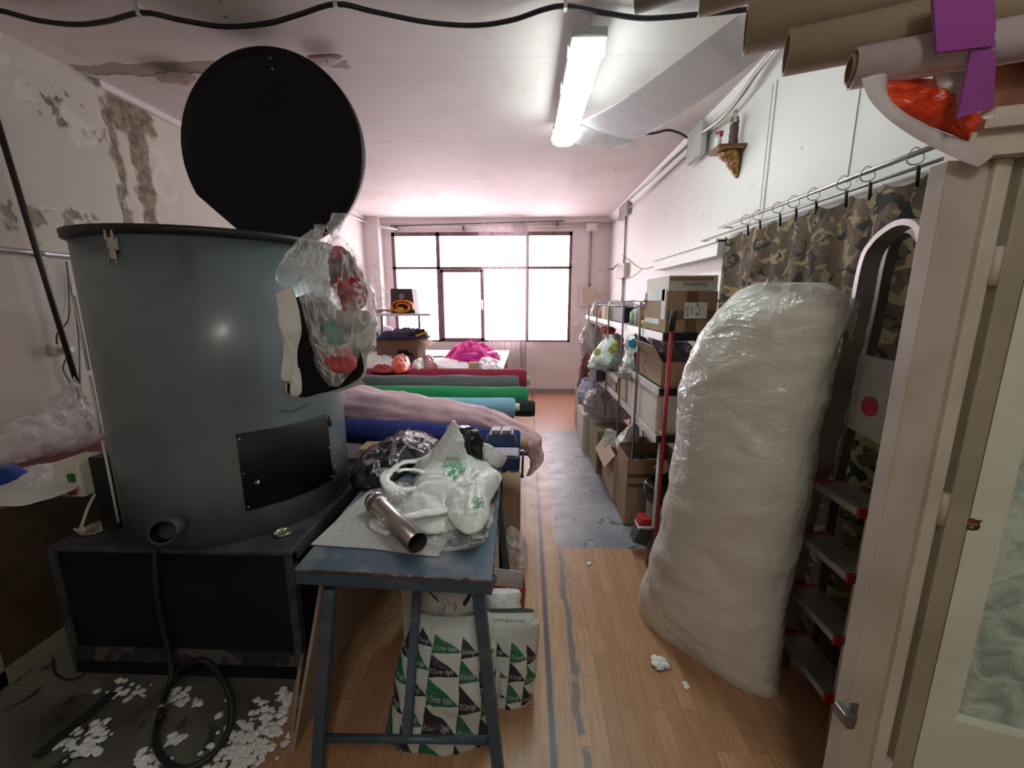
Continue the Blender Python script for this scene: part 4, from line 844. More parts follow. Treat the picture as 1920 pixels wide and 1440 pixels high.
# carton with clothes on top
bxy=5.0; a=P(707,664,y=bxy); b=P(782,636,y=bxy)
mb=MB().mat(mat('dark_brown_carton',(.20,.10,.065),.8)); mb.box((a.x,bxy,.80),(b.x,bxy+.4,b.z),bev=.003); cn_=mb.build('carton'); T(cn_,'brown carton piled with dark clothes, under the white shelf','box')  # carton in a darker brown than the plain cardboard
mb=MB().mat(cardp); q=V((b.x,bxy,b.z)); mb.prism([q,q+V((0,.38,0)),q+V((.14,.38,-.09)),q+V((.14,.02,-.09))],(0,0,.006)); mb.build('flap',None,cn_)
o=pillow('clothes_pile',[V((a.x,bxy-.03,b.z)),V((b.x+.03,bxy,b.z)),V((b.x+.05,bxy+.36,b.z)),V((a.x,bxy+.36,b.z))],cloth('navy_clothes',(.025,.02,.06)),h=.10,amp=.03,fr=10,seed=3); T(o,'dark navy clothes piled on the brown carton','clothes')
heap('lilac_cloth',[(704,634),(712,620),(735,618),(742,632)],1.12,cloth('lilac_cloth',(.50,.47,.62)),.07,5,'lilac cloth at the left of the navy clothes pile','cloth')
mb=MB().mat(black); M=Matrix.Translation(P(783,626,y=5.1))@Matrix.Rotation(-.35,4,'Y')@Matrix.Rotation(.2,4,'Z'); mb.box((-.10,-.1,0),(.10,.1,.035),M,bev=.004); o=mb.build('dark_case'); T(o,'slim dark case lying tilted on the clothes pile','case')
mb=MB().mat(mat('amber_fabric',(.75,.33,.03),.7)); M2=M@Matrix.Translation((.03,0,-.03)); mb.box((-.08,-.09,0),(.09,.09,.025),M2,bev=.004); T(mb.build('amber_cloth'),'folded amber cloth peeping from under the slim dark case','cloth')
# white shelf rack
rk=thing('shelf_rack',(-2.0,5.7,0),'narrow rack with a white shelf in front of the window, left','shelf')
sa=P(703,588,y=5.5); sb=P(806,585,y=5.5); sz=sa.z
mb=MB().mat(white); mb.box((sa.x,5.5,sz-.03),(sb.x,5.9,sz),bev=.003); mb.build('shelf_board',None,rk)
for px in (706,716,786):
    for dy in (.02,.36):
        x=P(px,600,y=5.5+dy).x; mb=MB().mat(dark_grey); mb.box((x-.012,5.5+dy-.012,FT+.001),(x+.012,5.5+dy+.012,sz-.03)); mb.build('post',None,rk)
sp=thing('loudspeaker',(P(753,580,y=5.7).x,5.7,sz),'dark boxy loudspeaker on the white shelf, back to the window','loudspeaker')
a=P(733,583,y=5.66); b=P(772,541,y=5.66)
mb=MB().mat(mat('dark_speaker_cabinet',(.07,.045,.055),.5)); mb.prism([V((a.x,5.66,sz)),V((b.x+.03,5.66,sz)),V((b.x,5.66,b.z)),V((a.x+.01,5.66,b.z))],(0,.25,0)); mb.build('cabinet',None,sp)
mb=MB().mat(mat('speaker_cone',(.35,.33,.34),.4)); mb.lathe(P(753,556,y=5.655),[(.035,0),(.035,-.006),(.022,-.004),(.008,.0)],24,(0,1,0)); mb.build('cone',None,sp)
ol=mat('orange_foam',(.85,.24,.03),.7); yl=mat('yellow_foam',(.75,.42,.05),.7)
of=thing('orange_roll',(P(752,580,y=5.55).x,5.55,sz),'coiled orange and yellow foam roll on the white shelf','roll')
cO=P(752,572,y=5.52); mb=MB().mat(ol); R=[]
pts=[]
for i in range(46):
    a_=i/45*2*PI*1.7-.3; r_=.15*(1-i/45*.62); pts.append((cO.x+r_*math.cos(a_),max(sz+.012,sz+.085+r_*.62*math.sin(a_))))
mb.rings([[V((x+dx,y_,z+dz)) for y_,dx,dz in ((5.51,0,.011),(5.62,0,.011),(5.62,0,-.011),(5.51,0,-.011))] for (x,z),(dx,dz) in zip(pts,[(0,0)]*46)],smooth=True); mb.build('outer_coil',None,of)
mb=MB().mat(yl); R=[V((cO.x+.055*math.cos(a_)-.02,0,sz+.05+.035*math.sin(a_))) for a_ in [i*.35 for i in range(18)]]; mb.rings([[V((p.x,5.515,p.z)) for p in R],[V((p.x,5.60,p.z)) for p in R]]); mb.build('inner_roll',None,of)
q=P(722,575,y=5.55); o=vloft('pink_cone',[(q.x-.12,5.56,sz+.003,.04,.04),(q.x-.06,5.56,sz+.05,.09,.07),(q.x,5.56,sz+.05,.08,.06),(q.x+.06,5.56,sz+.02,.03,.03)],cloth('salmon_cloth',(.70,.42,.38)),amp=.015,seed=4,n=28); T(o,'pale salmon cloth bundle at the left end of the white shelf','cloth')
q=P(710,545,y=5.6); o=pbag('clear_bag',[(700,712,520,.03),(700,722,540,.08),(702,730,560,.09),(705,728,575,.06)],clear,None,5.62,14,amp=.02,fr=8); T(o,'clear plastic bag leaning on the left side of the loudspeaker','bag')
# lace net curtain with rod, second dark rod
lace=bpy.data.materials.new('sheer_net'); lace.use_nodes=True; nt=lace.node_tree; b=nt.nodes['Principled BSDF']; b.inputs['Base Color'].default_value=(.85,.78,.80,1); b.inputs['Roughness'].default_value=.9
tcn=nt.nodes.new('ShaderNodeTexCoord'); mpn=nt.nodes.new('ShaderNodeMapping'); mpn.inputs['Scale'].default_value=(60,1,.6); nn=nt.nodes.new('ShaderNodeTexNoise'); nn.inputs['Scale'].default_value=1; nn.inputs['Detail'].default_value=3
nt.links.new(tcn.outputs['Object'],mpn.inputs['Vector']); nt.links.new(mpn.outputs[0],nn.inputs['Vector']); mrn=nt.nodes.new('ShaderNodeMapRange'); mrn.inputs['From Min'].default_value=.35; mrn.inputs['From Max'].default_value=.65; mrn.inputs['To Min'].default_value=.25; mrn.inputs['To Max'].default_value=.75; nt.links.new(nn.outputs['Fac'],mrn.inputs['Value']); nt.links.new(mrn.outputs[0],b.inputs['Alpha'])
cu_=thing('net_curtain',(-.4,7.15,.45),'sheer white net curtain gathered at the right of the window','curtain')
def netstrip(name,x0,x1,z0,z1,dens,seed,gx0,gx1):
    R=[]; nu=int((x1-x0)*dens)
    for j in range(21):
        t=j/20; row=[]
        for i in range(nu+1):
            u=i/nu; x=(x0+(x1-x0)*u)*(1-t)+(gx0+(gx1-gx0)*u)*t; row.append(V((x,7.16+.025*math.sin(i*1.7+seed)+.01*math.sin(i*.6),z1+(z0-z1)*t)))
        R.append(row)
    mb=MB().mat(lace); mb.rings(R,closed=False,cap=(False,False)); return mb.build(name,None,cu_)
netstrip('panel',-.80,.02,.45,2.84,90,0,-.62,-.01); netstrip('gathered_edge',-.25,.02,.44,2.84,200,2,-.10,.0)
rd=thing('curtain_rod',(-.8,7.2,2.83),'thin dark curtain rod on brackets above the window','curtain rod')
a=P(732,424,y=7.17); b=P(1058,414,y=7.17)
mb=MB().mat(dark_grey); mb.tube([a,b],.010,10); mb.build('rod',None,rd)
for px,py in ((868,423),(1046,415),(740,424)):
    q=P(px,py,y=7.17); mb=MB().mat(dark_grey); mb.box((q.x-.008,7.17,q.z-.07),(q.x+.008,7.30,q.z+.004)); mb.build('bracket',None,rd)
# ================================================================ RIGHT: wall services
def wbox(name,px0,py0,px1,py1,depth,m,label,cate,x=None,y=None,bev=.005):
    if y is not None: a=P(px0,py0,y=y-depth); b=P(px1,py1,y=y-depth); lo=(min(a.x,b.x),y-depth,min(a.z,b.z)); hi=(max(a.x,b.x),y,max(a.z,b.z))
    else: a=P(px0,py0,x=x-depth); b=P(px1,py1,x=x-depth); lo=(x-depth,min(a.y,b.y),min(a.z,b.z)); hi=(x,max(a.y,b.y),max(a.z,b.z))
    mb=MB().mat(m); mb.box(lo,hi,bev=bev); o=mb.build(name); T(o,label,cate); return o,V(lo),V(hi)
pinkp=mat('painted_plastic_box',(.66,.60,.56),.5)
o,lo,hi=wbox('breaker_panel',1090,538,1124,574,.09,pinkp,'pale breaker panel on the back wall right of the window','electrical panel',y=7.3)
mb=MB().mat(mat('panel_door_tan',(.56,.46,.38),.5)); mb.box((lo.x+.05,lo.y-.012,lo.z+.04),(hi.x-.03,lo.y,hi.z-.03),bev=.003); mb.build('door',None,o)
o,lo2,hi2=wbox('junction_box',1100,418,1120,433,.06,white,'square white junction box high on the back wall above the panel','junction box',y=7.3)
mb=MB().mat(galv); xx=(lo2.x+hi2.x)/2; mb.tube([(xx,7.28,lo2.z),(xx,7.28,hi.z)],.016); T(mb.build('wall_conduit'),'upright conduit from the square junction box down to the breaker panel','pipe')
mb=MB().mat(pinkp); mb.tube([(-2.3,7.22,2.80),(lo2.x,7.26,2.80)],.013); mb.tube([(hi2.x,7.26,2.80),(XR-.02,7.26,2.80)],.013); T(mb.build('wall_conduit'),'level conduit along the top of the back wall above the window','pipe')
mb=MB().mat(white); mb.tube([P(648,402,x=-2.62),P(690,418,x=-2.60),P(715,425,y=7.02),P(745,430,y=7.2)],.014,smoothn=4); T(mb.build('white_conduit'),'white conduit bending round the far left corner below the ceiling','pipe')
wbox('wall_switch',1072,488,1078,494,.02,white,'tiny white fitting on the back wall right of the upper window pane','switch',y=7.3,bev=.002)
wbox('wall_socket',1076,603,1084,612,.03,white,'small white socket on the back wall right of the lower pane','socket',y=7.3,bev=.002)
wbox('wall_socket',1077,617,1081,628,.02,pinkp,'small pinkish socket on the back wall, below the white one','socket',y=7.3,bev=.002)
wbox('wall_switch',700,495,705,504,.012,pinkp,'small box on the pillar left of the window','switch',y=7.08,bev=.002)
wbox('wall_fitting',1131,492,1136,502,.04,mat('dark_red_fitting',(.25,.08,.08),.5),'small dark red fitting in the far right corner','fitting',x=XR,bev=.002)
# conduit on right wall
cz=P(1168,395,x=1.36); 
o,lo,hi=wbox('junction_box',1161,386,1175,402,.06,galv,'grey junction box in the far right corner where the ceiling conduit turns','junction box',x=XR)
jx=(lo.y+hi.y)/2
o2,lo3,hi3=wbox('junction_box',1156,498,1169,520,.07,pinkp,'pale junction box halfway down the far right wall','junction box',x=XR)
mb=MB().mat(galv); jy=(lo3.y+hi3.y)/2; mb.tube([(XR-.02,jy,lo.z),(XR-.02,jy,hi3.z)],.014); mb.tube([(XR-.02,jy,lo3.z),(XR-.02,jy,1.5)],.016); mb.tube([(XR-.02,jy-.07,lo3.z),(XR-.02,jy-.07,1.5)],.010); T(mb.build('wall_conduit'),'upright conduit on the far right wall through the pale junction box','pipe')
mb=MB().mat(galv); e=P(1290,262,x=1.30); mb.tube([V((1.30,e.y,2.84)),V((1.33,jx,hi.z-.03))],.012); mb.tube([V((1.345,e.y,2.80)),V((1.345,YB-.03,2.80))],.008); T(mb.build('ceiling_conduit'),'grey conduit running along the top of the right wall','pipe')
jb,lo4,hi4=wbox('junction_box',1290,240,1312,288,.045,mat('grey_junction_plastic',(.50,.53,.52),.5),'big grey junction box high on the right wall near the saint figure','junction box',x=1.345)
mb=MB().mat(galv)
for k_,(dx,r_) in enumerate(((0,.014),(.03,.006),(.05,.004))):
    mb.tube([P(1318,247,x=1.31),P(1352,222,x=1.31),P(1385,185-dx*60,x=1.31),P(1420,135+dx*60,x=1.30),P(1455,92+dx*100,x=1.29),P(1475,76+dx*100,x=1.27)],r_,smoothn=6)
mb.tube([P(1356,215,x=1.33),P(1352,226,x=1.37)],.004)
T(mb.build('cable_bundle'),'bundle of grey cables climbing from the big junction box to the ceiling','cable')
mb=MB().mat(blackm); mb.tube(PP([(1195,251),(1225,250),(1252,244),(1275,250),(1288,258)],z=2.88),.009,smoothn=5); T(mb.build('short_cable'),'short black cable crossing the ceiling to the big junction box','cable')
mb=MB().mat(mat('thin_grey_wire',(.30,.26,.26),.6)); mb.tube(PP([(1165,478),(1180,488),(1200,503),(1225,500),(1240,490),(1300,478),(1372,458)],x=1.372),.0035,6,smoothn=5); mb.tube(PP([(1165,520),(1178,522),(1195,512),(1202,504)],x=1.372),.003,6,smoothn=4); T(mb.build('loose_wire'),'thin wires drooping along the right wall to the white ledge','wire')
mb=MB().mat(chrome); mb.tube([P(1318,452,x=1.33),P(1375,432,x=1.33)],.006); mb.tube([P(1320,452,x=1.33),P(1320,452,x=1.33)+V((.05,0,0))],.006); T(mb.build('rail_bracket'),'short bare rail end left of the camouflage curtain','rail')
mb=MB().mat(dark_grey); mb.cyl(P(1122,508,x=1.12),P(1150,504,x=1.16),.010); mb.cyl(P(1150,504,x=1.16),P(1158,495,x=1.36),.008); T(mb.build('swivel_bracket'),'dark swivel arm on the far right wall','bracket')
# ---- saint on a bracket
br_=thing('wall_bracket',P(1365,300,x=1.34),'carved brown and gold wall bracket carrying the saint figure','bracket')
gold=mat('carved_gilt_wood',(.20,.075,.03),.35,.2,c2=(.36,.20,.06),sc=60,lo=.48,hi=.56,bump=.6,bsc=80)
a=P(1337,288,x=1.28);b=P(1387,275,x=1.28); Yc=P(1368,280,x=1.31).y; Zs=P(1366,281,x=1.31).z
mb=MB().mat(wood); mb.prism([V((1.21,Yc-.075,Zs-.01)),V((1.21,Yc+.075,Zs-.01)),V((XR,Yc+.085,Zs-.01)),V((XR,Yc-.085,Zs-.01))],(0,0,.018)); mb.mat(gold).box((1.205,Yc-.08,Zs-.018),(XR,Yc+.085,Zs-.008),bev=.002); mb.build('shelf_top',None,br_)
mb=MB().mat(gold); rr=[]
for z,dx,ry in ((-.02,.14,.065),(-.05,.13,.06),(-.075,.085,.05),(-.10,.075,.045),(-.13,.05,.035),(-.155,.03,.025),(-.175,.012,.012)): rr.append((XR-dx/2,Yc,Zs+z,dx/2,ry))
vloft('scroll',rr,gold,br_,amp=.006,fr=30,seed=3,k=4,n=32)
sn=thing('saint_figure',(1.32,Yc-.02,Zs+.008),'small robed saint statuette standing on the wall bracket','figurine')
robe=mat('dark_brown_robe',(.075,.04,.04),.6); Z0=Zs+.009; sxn,syn=1.32,Yc-.015
vloft('robe',[(sxn,syn,Z0,.028,.032),(sxn,syn,Z0+.01,.030,.036),(sxn,syn,Z0+.06,.026,.030),(sxn,syn,Z0+.11,.024,.027),(sxn,syn,Z0+.15,.026,.030),(sxn,syn,Z0+.172,.02,.026),(sxn,syn,Z0+.18,.010,.012)],robe,sn,amp=.004,fr=30,k=4,n=28,fold=.0015)
mb=MB().mat(mat('statue_flesh',(.45,.30,.22),.5)); mb.lathe((sxn,syn,Z0+.178),[(.007,0),(.012,.008),(.015,.018),(.014,.028),(.008,.036),(.001,.038)],16); mb.build('head',None,sn)
mb=MB().mat(mat('pale_infant',(.60,.52,.40),.5,c2=(.3,.32,.2),sc=40)); mb.lathe((sxn-.012,syn-.036,Z0+.13),[(.010,0),(.014,.012),(.012,.03),(.008,.04),(.010,.048),(.008,.058),(.001,.062)],14); mb.tube([(sxn-.02,syn+.02,Z0+.15),(sxn-.03,syn,Z0+.135),(sxn-.022,syn-.03,Z0+.13)],.008,8,smoothn=3); mb.build('child_in_arms',None,sn)
mb=MB().mat(gold); c_=V((sxn,syn,Z0+.205)); mb.tube([c_+V((0,.022*math.cos(t),.022*math.sin(t))) for t in [i*2*PI/20 for i in range(20)]],.0012,6,cyc=True); mb.build('halo',None,sn)
cd2=thing('candle',(1.25,Yc+.045,Zs+.008),'white votive candle with red flowers on the wall bracket beside the saint','candle')
mb=MB().mat(white); mb.lathe((1.25,Yc+.045,Zs+.008),[(.020,0),(.021,.002),(.021,.072),(.018,.078),(.002,.078)],24); mb.build('candle_body',None,cd2)
mb=MB().mat(redp); random.seed(2)
for i in range(7): mb.lathe((1.25+random.uniform(-.015,.02),Yc+.03+random.uniform(-.03,.02),Zs+.087+random.uniform(0,.02)),[(.003,0),(.010,.005),(.012,.012),(.004,.015)],8)
mb.build('red_flowers',None,cd2)
# ================================================================ RIGHT: storage shelves
SX=.72
su=thing('storage_shelving',(1.05,3.8,0),'long wall shelving unit with chrome posts and white edged boards, full of bags and cartons','shelf')
edge=mat('white_shelf_edge',(.78,.75,.76),.4); brd=mat('grey_shelf_board',(.23,.22,.22),.6)
def board(z,y0,y1,nm='shelf_board',th=.034):
    mb=MB().mat(brd); mb.box((SX+.005,y0+.004,z-th),(1.26,y1,z)); o=mb.build(nm,None,su)
    mb=MB().mat(edge); mb.box((SX,y0,z-th-.006),(SX+.006,y1,z+.001)); mb.mat(black).box((SX+.006,y0,z-th-.006),(1.26,y0+.006,z+.001)); mb.build('board_edging',None,su)
board(1.43,2.27,5.25); board(1.13,2.27,3.15); board(.86,2.27,4.4); board(1.0,3.3,5.25)
for y in (2.68,3.155,3.705,4.34,4.90):
    x=SX-.012; top=1.60 if y<3.5 else 1.56
    mb=MB().mat(chrome); mb.tube([V((x,y,.56)),V((x,y,top-.01)),V((x+.012,y,top)),V((1.24,y,top)),V((1.25,y,top-.01)),V((1.25,y,0))],.008,10); mb.build('post_frame',None,su)
# cartons on the top shelf
def carton(lo,hi,m,label,open_=False,flaps=(),tape_=False,group=None,th=.006,cont=None):
    lo=V(lo);hi=V(hi); t_=thing('carton',((lo.x+hi.x)/2,(lo.y+hi.y)/2,lo.z),label,'box',group)
    mb=MB().mat(m)
    if not open_: mb.box(lo,hi,bev=.003)
    else:
        mb.box(lo,(hi.x,hi.y,lo.z+th)); mb.box(lo,(lo.x+th,hi.y,hi.z)); mb.box((hi.x-th,lo.y,lo.z),hi); mb.box((lo.x+th,lo.y,lo.z),(hi.x-th,lo.y+th,hi.z)); mb.box((lo.x+th,hi.y-th,lo.z),(hi.x-th,hi.y,hi.z))
    mb.build('body',None,t_)
    for f in flaps:
        side,ang,len_=f; mb=MB().mat(m); a_=math.radians(ang); c_,s_=math.cos(a_)*len_,math.sin(a_)*len_
        if side=='l': mb.prism([V((lo.x,lo.y,hi.z)),V((lo.x,hi.y,hi.z)),V((lo.x-c_,hi.y-.02,hi.z+s_)),V((lo.x-c_,lo.y+.02,hi.z+s_))],(.004,0,.002))
        if side=='r': mb.prism([V((hi.x,lo.y,hi.z)),V((hi.x,hi.y,hi.z)),V((hi.x+c_,hi.y-.02,hi.z+s_)),V((hi.x+c_,lo.y+.02,hi.z+s_))],(-.004,0,.002))
        if side=='f': mb.prism([V((lo.x,lo.y,hi.z)),V((hi.x,lo.y,hi.z)),V((hi.x-.02,lo.y-c_,hi.z+s_)),V((lo.x+.02,lo.y-c_,hi.z+s_))],(0,.004,.002))
        if side=='b': mb.prism([V((lo.x,hi.y,hi.z)),V((hi.x,hi.y,hi.z)),V((hi.x-.02,hi.y+c_,hi.z+s_)),V((lo.x+.02,hi.y+c_,hi.z+s_))],(0,-.004,.002))
        mb.build('flap',None,t_)
    if tape_:
        mb=MB().mat(tape); cx_=(lo.x+hi.x)/2; mb.box((cx_-.03,lo.y-.0012,lo.z+.002),(cx_+.03,lo.y-.0002,hi.z-.002)); mb.box((lo.x+.004,lo.y-.002,(lo.z*.55+hi.z*.45)-.03),(hi.x-.004,lo.y-.0013,(lo.z*.55+hi.z*.45)+.02)); mb.build('packing_tape',None,t_)
    return t_
fyb=2.29; A=P(1263,612,y=fyb); B=P(1342,546,y=fyb); Cc=P(1342,515,y=fyb); Cc.z=P(1264,516,y=fyb).z
x1=max(B.x,A.x+.22)
bx=carton((SX+.02,fyb,1.432),(x1,2.72,B.z),card,'large brown taped carton with white shipping label at the near end of top shelf',tape_=True)
mb=MB().mat(paper); q0=P(1282,597,y=fyb-.003); q1=P(1327,567,y=fyb-.003); mb.box((q0.x,fyb-.0045,q0.z),(q1.x,fyb-.003,q1.z)); mb.mat(ink)
w_=q1.x-q0.x; h_=q1.z-q0.z
for u0_,v0_,u1_,v1_ in ((.06,.12,.20,.28),(.06,.34,.20,.44),(.05,.52,.20,.64),(.06,.70,.20,.80)):
    for s_ in range(6): mb.box((q0.x+w_*u0_,fyb-.0052,q0.z+h_*(v0_+(v1_-v0_)*s_/6)),(q0.x+w_*u1_,fyb-.0046,q0.z+h_*(v0_+(v1_-v0_)*(s_+.5)/6)))
mb.box((q0.x+w_*.30,fyb-.0052,q0.z+h_*.2),(q0.x+w_*.33,fyb-.0046,q0.z+h_*.7)); mb.box((q0.x+w_*.66,fyb-.0052,q0.z+h_*.15),(q0.x+w_*.68,fyb-.0046,q0.z+h_*.75)); mb.box((q0.x+w_*.52,fyb-.0052,q0.z+h_*.18),(q0.x+w_*.58,fyb-.0046,q0.z+h_*.36)); mb.box((q0.x+w_*.54,fyb-.0052,q0.z+h_*.76),(q0.x+w_*.59,fyb-.0046,q0.z+h_*.94))
mb.build('shipping_label',None,bx)
mb=MB().mat(paper); 
for (ya,za,yb_,zb_) in ((2.33,1.60,2.66,1.66),(2.31,1.5,2.38,1.66),(2.40,1.47,2.69,1.50)): mb.box((SX+.0185,ya,za),(SX+.0195,yb_,zb_))
mb.build('white_tape_patches',None,bx)
bx=carton((SX+.025,fyb+.005,B.z+.001),(x1-.005,2.71,Cc.z),cardw,'white carton with upside-down lettering stacked on the big brown carton')
mb=MB().mat(ink); q=P(1305,532,y=fyb); mb.text('Femmina',V(((SX+x1)/2+.02,fyb+.0035,(B.z+Cc.z)/2-.008)),(-1,0,0),(0,0,-1),.034,shear=.2); mb.build('print',None,bx)
mb=MB().mat(card); mb.box((SX+.03,fyb+.0035,Cc.z-.028),(x1-.03,fyb+.005,Cc.z-.008)); mb.build('brown_strip',None,bx)
# laundry tub, jar and small things along the top shelf
def onshelf(px,y,z=1.431): q=P(px,600,x=None,y=y); return V((q.x,y,z))
tub=thing('detergent_tub',(SX+.07,2.80,1.431),'pink and yellow printed tub beside the brown carton on the top shelf','tub')
c_=V((SX+.10,2.86,1.431))
mb=MB().mat(mat('tub_yellow',(.62,.60,.08),.4)); mb.lathe(c_,[(.055,0),(.066,.003),(.066,.045),(.0,.045)],28); mb.build('lower_band',None,tub)
mb=MB().mat(mat('tub_print',(.62,.03,.18),.4,c2=(.75,.68,.15),sc=22,lo=.48,hi=.52)); mb.lathe(c_,[(.066,.045),(.067,.05),(.067,.115),(.062,.125),(.0,.125)],28); mb.build('printed_band',None,tub)
mb=MB().mat(white); mb.lathe(c_,[(.058,.125),(.060,.13),(.058,.15),(.0,.15)],28); mb.build('lid',None,tub)
jar=thing('black_jar',(SX+.1,2.8,1.606),'round glossy black jar tied with a pink ribbon, standing above the tub','jar')
c_=P(1224,562,y=2.75); c_=V((c_.x+.01,2.75,1.609))
mb=MB().mat(mat('glossy_black_glaze',(.010,.006,.008),.12)); mb.lathe(c_,[(.025,0),(.042,.012),(.052,.035),(.048,.06),(.030,.075),(.026,.08),(.0,.08)],28); mb.build('pot',None,jar)
mb=MB().mat(mat('pink_ribbon',(.62,.02,.12),.5)); mb.tube([c_+V((.03*math.cos(t),.03*math.sin(t),.08)) for t in [i*2*PI/16 for i in range(16)]],.006,8,cyc=True)
for s_ in (-1,1): mb.tube([c_+V((0,-.028,.08)),c_+V((s_*.025,-.035,.10)),c_+V((s_*.04,-.03,.092)),c_+V((s_*.02,-.03,.082))],.006,6,smoothn=4)
mb.build('ribbon',None,jar); mb=MB().mat(blackm); mb.cyl(c_+V((0,0,.08)),c_+V((.01,0,.115)),.005); mb.build('stem',None,jar)
mb=MB().mat(chrome); mb.box((SX+.0,2.66,1.600),(SX+.16,2.86,1.606)); mb.build('wire_tray',None,su)
def bottle(px,y,h,r,m,label,capm=None,dx=.0):
    q=V((SX+.05+dx,y,1.431)); t_=thing('bottle',q,label,'bottle','small bottles on the top shelf'); mb=MB().mat(m); mb.lathe(q,[(r*.9,0),(r,.004),(r,h*.6),(r*.6,h*.75),(r*.35,h*.82),(r*.35,h*.9),(0,h*.9)],20); mb.build('body',None,t_)
    mb=MB().mat(capm or white); mb.lathe(q+V((0,0,h*.88)),[(r*.42,0),(r*.42,h*.10),(0,h*.11)],16); mb.build('cap',None,t_)
bottle(0,3.12,.14,.04,mat('green_print',(.30,.45,.18),.4,c2=(.10,.30,.28),sc=30),'squat green and yellow bottle on the top shelf',dx=.02)
bottle(0,2.98,.15,.022,mat('lilac_plastic',(.45,.35,.42),.4),'slim mauve bottle between the green bottle and the tub')
bottle(0,2.945,.16,.02,white,'slim white bottle next to the tub',dx=.05)
bottle(0,4.95,.12,.035,white,'white bottle at the far end of the top shelf')
bottle(0,4.45,.10,.03,mat('orange_plastic',(.70,.32,.12),.4),'orange bottle in the middle of the top shelf')
bottle(0,4.25,.11,.025,mat('amber_glass',(.45,.20,.08),.2),'amber bottle in the middle of the top shelf')
for (y0,y1,h,m,lb,x0) in ((3.38,3.75,.12,black,'black box on the top shelf by the second post',.03),(3.80,4.0,.11,cardp,'salmon coloured box left of the black box on the top shelf',.01),(4.03,4.18,.12,mat('pale_pink_box',(.72,.55,.52),.7),'pale pink box in the middle of the top shelf',.01),(4.55,4.8,.13,mat('peach_box',(.75,.55,.46),.7),'peach coloured box near the far end of the top shelf',.02)):
    mb=MB().mat(m); mb.box((SX+x0,y0,1.431),(SX+x0+.2,y1,1.431+h),bev=.003); T(mb.build('small_box'),lb,'box')
def vbag(name,rows,m,label,seed,y,cate='bag',amp=.022,fr=11,group=None,fold=.003):
    o=pbag(name,rows,m,None,y,seed,amp=amp,fr=fr,fold=fold); return T(o,label,cate,group)
vbag('grey_bag',[(1120,1135,562,.02),(1112,1150,572,.10),(1110,1155,585,.12),(1112,1150,592,.08)],gbag,'pale grey bag lying on the boxes at the far part of the top shelf',31,4.6)
vbag('grey_bag',[(1145,1160,563,.02),(1142,1172,570,.10),(1140,1172,580,.08)],gbag,'grey bag on the small boxes right of the far pale bag',32,4.0)
vbag('speckled_bag',[(1172,1180,563,.02),(1168,1190,570,.10),(1168,1192,580,.12),(1170,1188,588,.08)],mauve,'dark speckled bag on the black box of the top shelf',33,3.5)
# second level bags
o=vbag('grey_sack',[(1100,1112,606,.03),(1092,1126,618,.14),(1086,1130,640,.18),(1090,1128,660,.16),(1094,1118,676,.05)],gbag,'soft grey sack on the far end of the second shelf',41,4.9)
vbag('brown_sack',[(1096,1106,655,.02),(1092,1116,670,.10),(1090,1110,690,.08),(1090,1098,700,.02)],mat('maroon_cloth_bag',(.22,.07,.07),.7),'maroon cloth bag poking out below the far grey sack',42,4.85)
vbag('red_cloth',[(1130,1142,612,.04),(1128,1152,616,.10),(1130,1150,626,.08)],mat('scarlet_cloth',(.60,.07,.05),.7),'scarlet cloth on the second shelf behind the white bags',43,4.5,'cloth')
o=vbag('printed_bag',[(1148,1166,628,.03),(1128,1170,642,.12),(1112,1166,662,.17),(1104,1162,680,.17),(1100,1148,692,.08)],film('pale_green_print_film',(.62,.70,.66),.95,.3,14,.5,.05),'big pale bag with yellow print sagging off the second shelf',44,3.75)
for (px,py,s_) in ((1155,650,.05),(1148,654,.04),(1120,660,.035),(1160,645,.03)): mb=MB().mat(mat('lemon_print',(.62,.62,.20),.6)); q=P(px,py,y=3.565); mb.lathe(q,[(s_,0),(s_*.8,-.003)],7,(-.3,1,0)); mb.build('yellow_print',None,o)
vbag('grey_bag',[(1150,1160,625,.02),(1142,1165,640,.08),(1140,1168,660,.08)],gbag,'grey bag hanging at the second post behind the printed bag',45,4.15)
o=vbag('carrier_bag',[(1180,1196,628,.02),(1174,1216,638,.09),(1172,1219,660,.11),(1168,1218,680,.10),(1170,1212,692,.05)],film('white_print_film',(.80,.84,.86),.96,.3,14,.4,.04),'white carrier bag with blue and red print on the second shelf',46,2.92)
q=P(1188,645,y=2.80); mb=MB().mat(mat('cyan_print',(.03,.42,.60),.5)); 
def patch3(pix,m,par,y,nm='print'):
    O=PP(pix,y=y); mb=MB().mat(m); mb.prism(O,(0,.004,0)); mb.build(nm,None,par)
patch3([(1178,640),(1192,633),(1200,638),(1190,655),(1180,650)],MATS['cyan_print'],o,2.805); patch3([(1188,662),(1195,660),(1197,692),(1192,692)],mat('crimson_print',(.50,.03,.08),.5),o,2.80)
O=[P(1204+4.5*math.cos(t),646+4.5*math.sin(t),y=2.80) for t in [i*PI/8 for i in range(16)]]; mb=MB().mat(mat('dark_red_dot',(.30,.02,.04),.5)); mb.prism(O,(0,.004,0)); mb.build('red_dot',None,o)
vbag('striped_bag',[(1168,1200,682,.05),(1164,1200,695,.09),(1166,1196,706,.08),(1172,1190,712,.03)],gbag,'glossy striped grey bag squeezed under the white carrier bag',47,2.95,fold=.006)
vbag('mauve_bag',[(1225,1250,632,.05),(1217,1280,648,.14),(1215,1290,668,.16),(1222,1285,685,.14)],mauve,'mauve tinted clear bag on the second shelf behind the open carton',48,2.95)
vbag('mauve_bag',[(1262,1290,640,.04),(1250,1298,655,.10),(1250,1296,675,.10),(1256,1290,690,.06)],mauve,'mauve tinted clear bag on the second shelf right of the red broom handle',49,2.65)
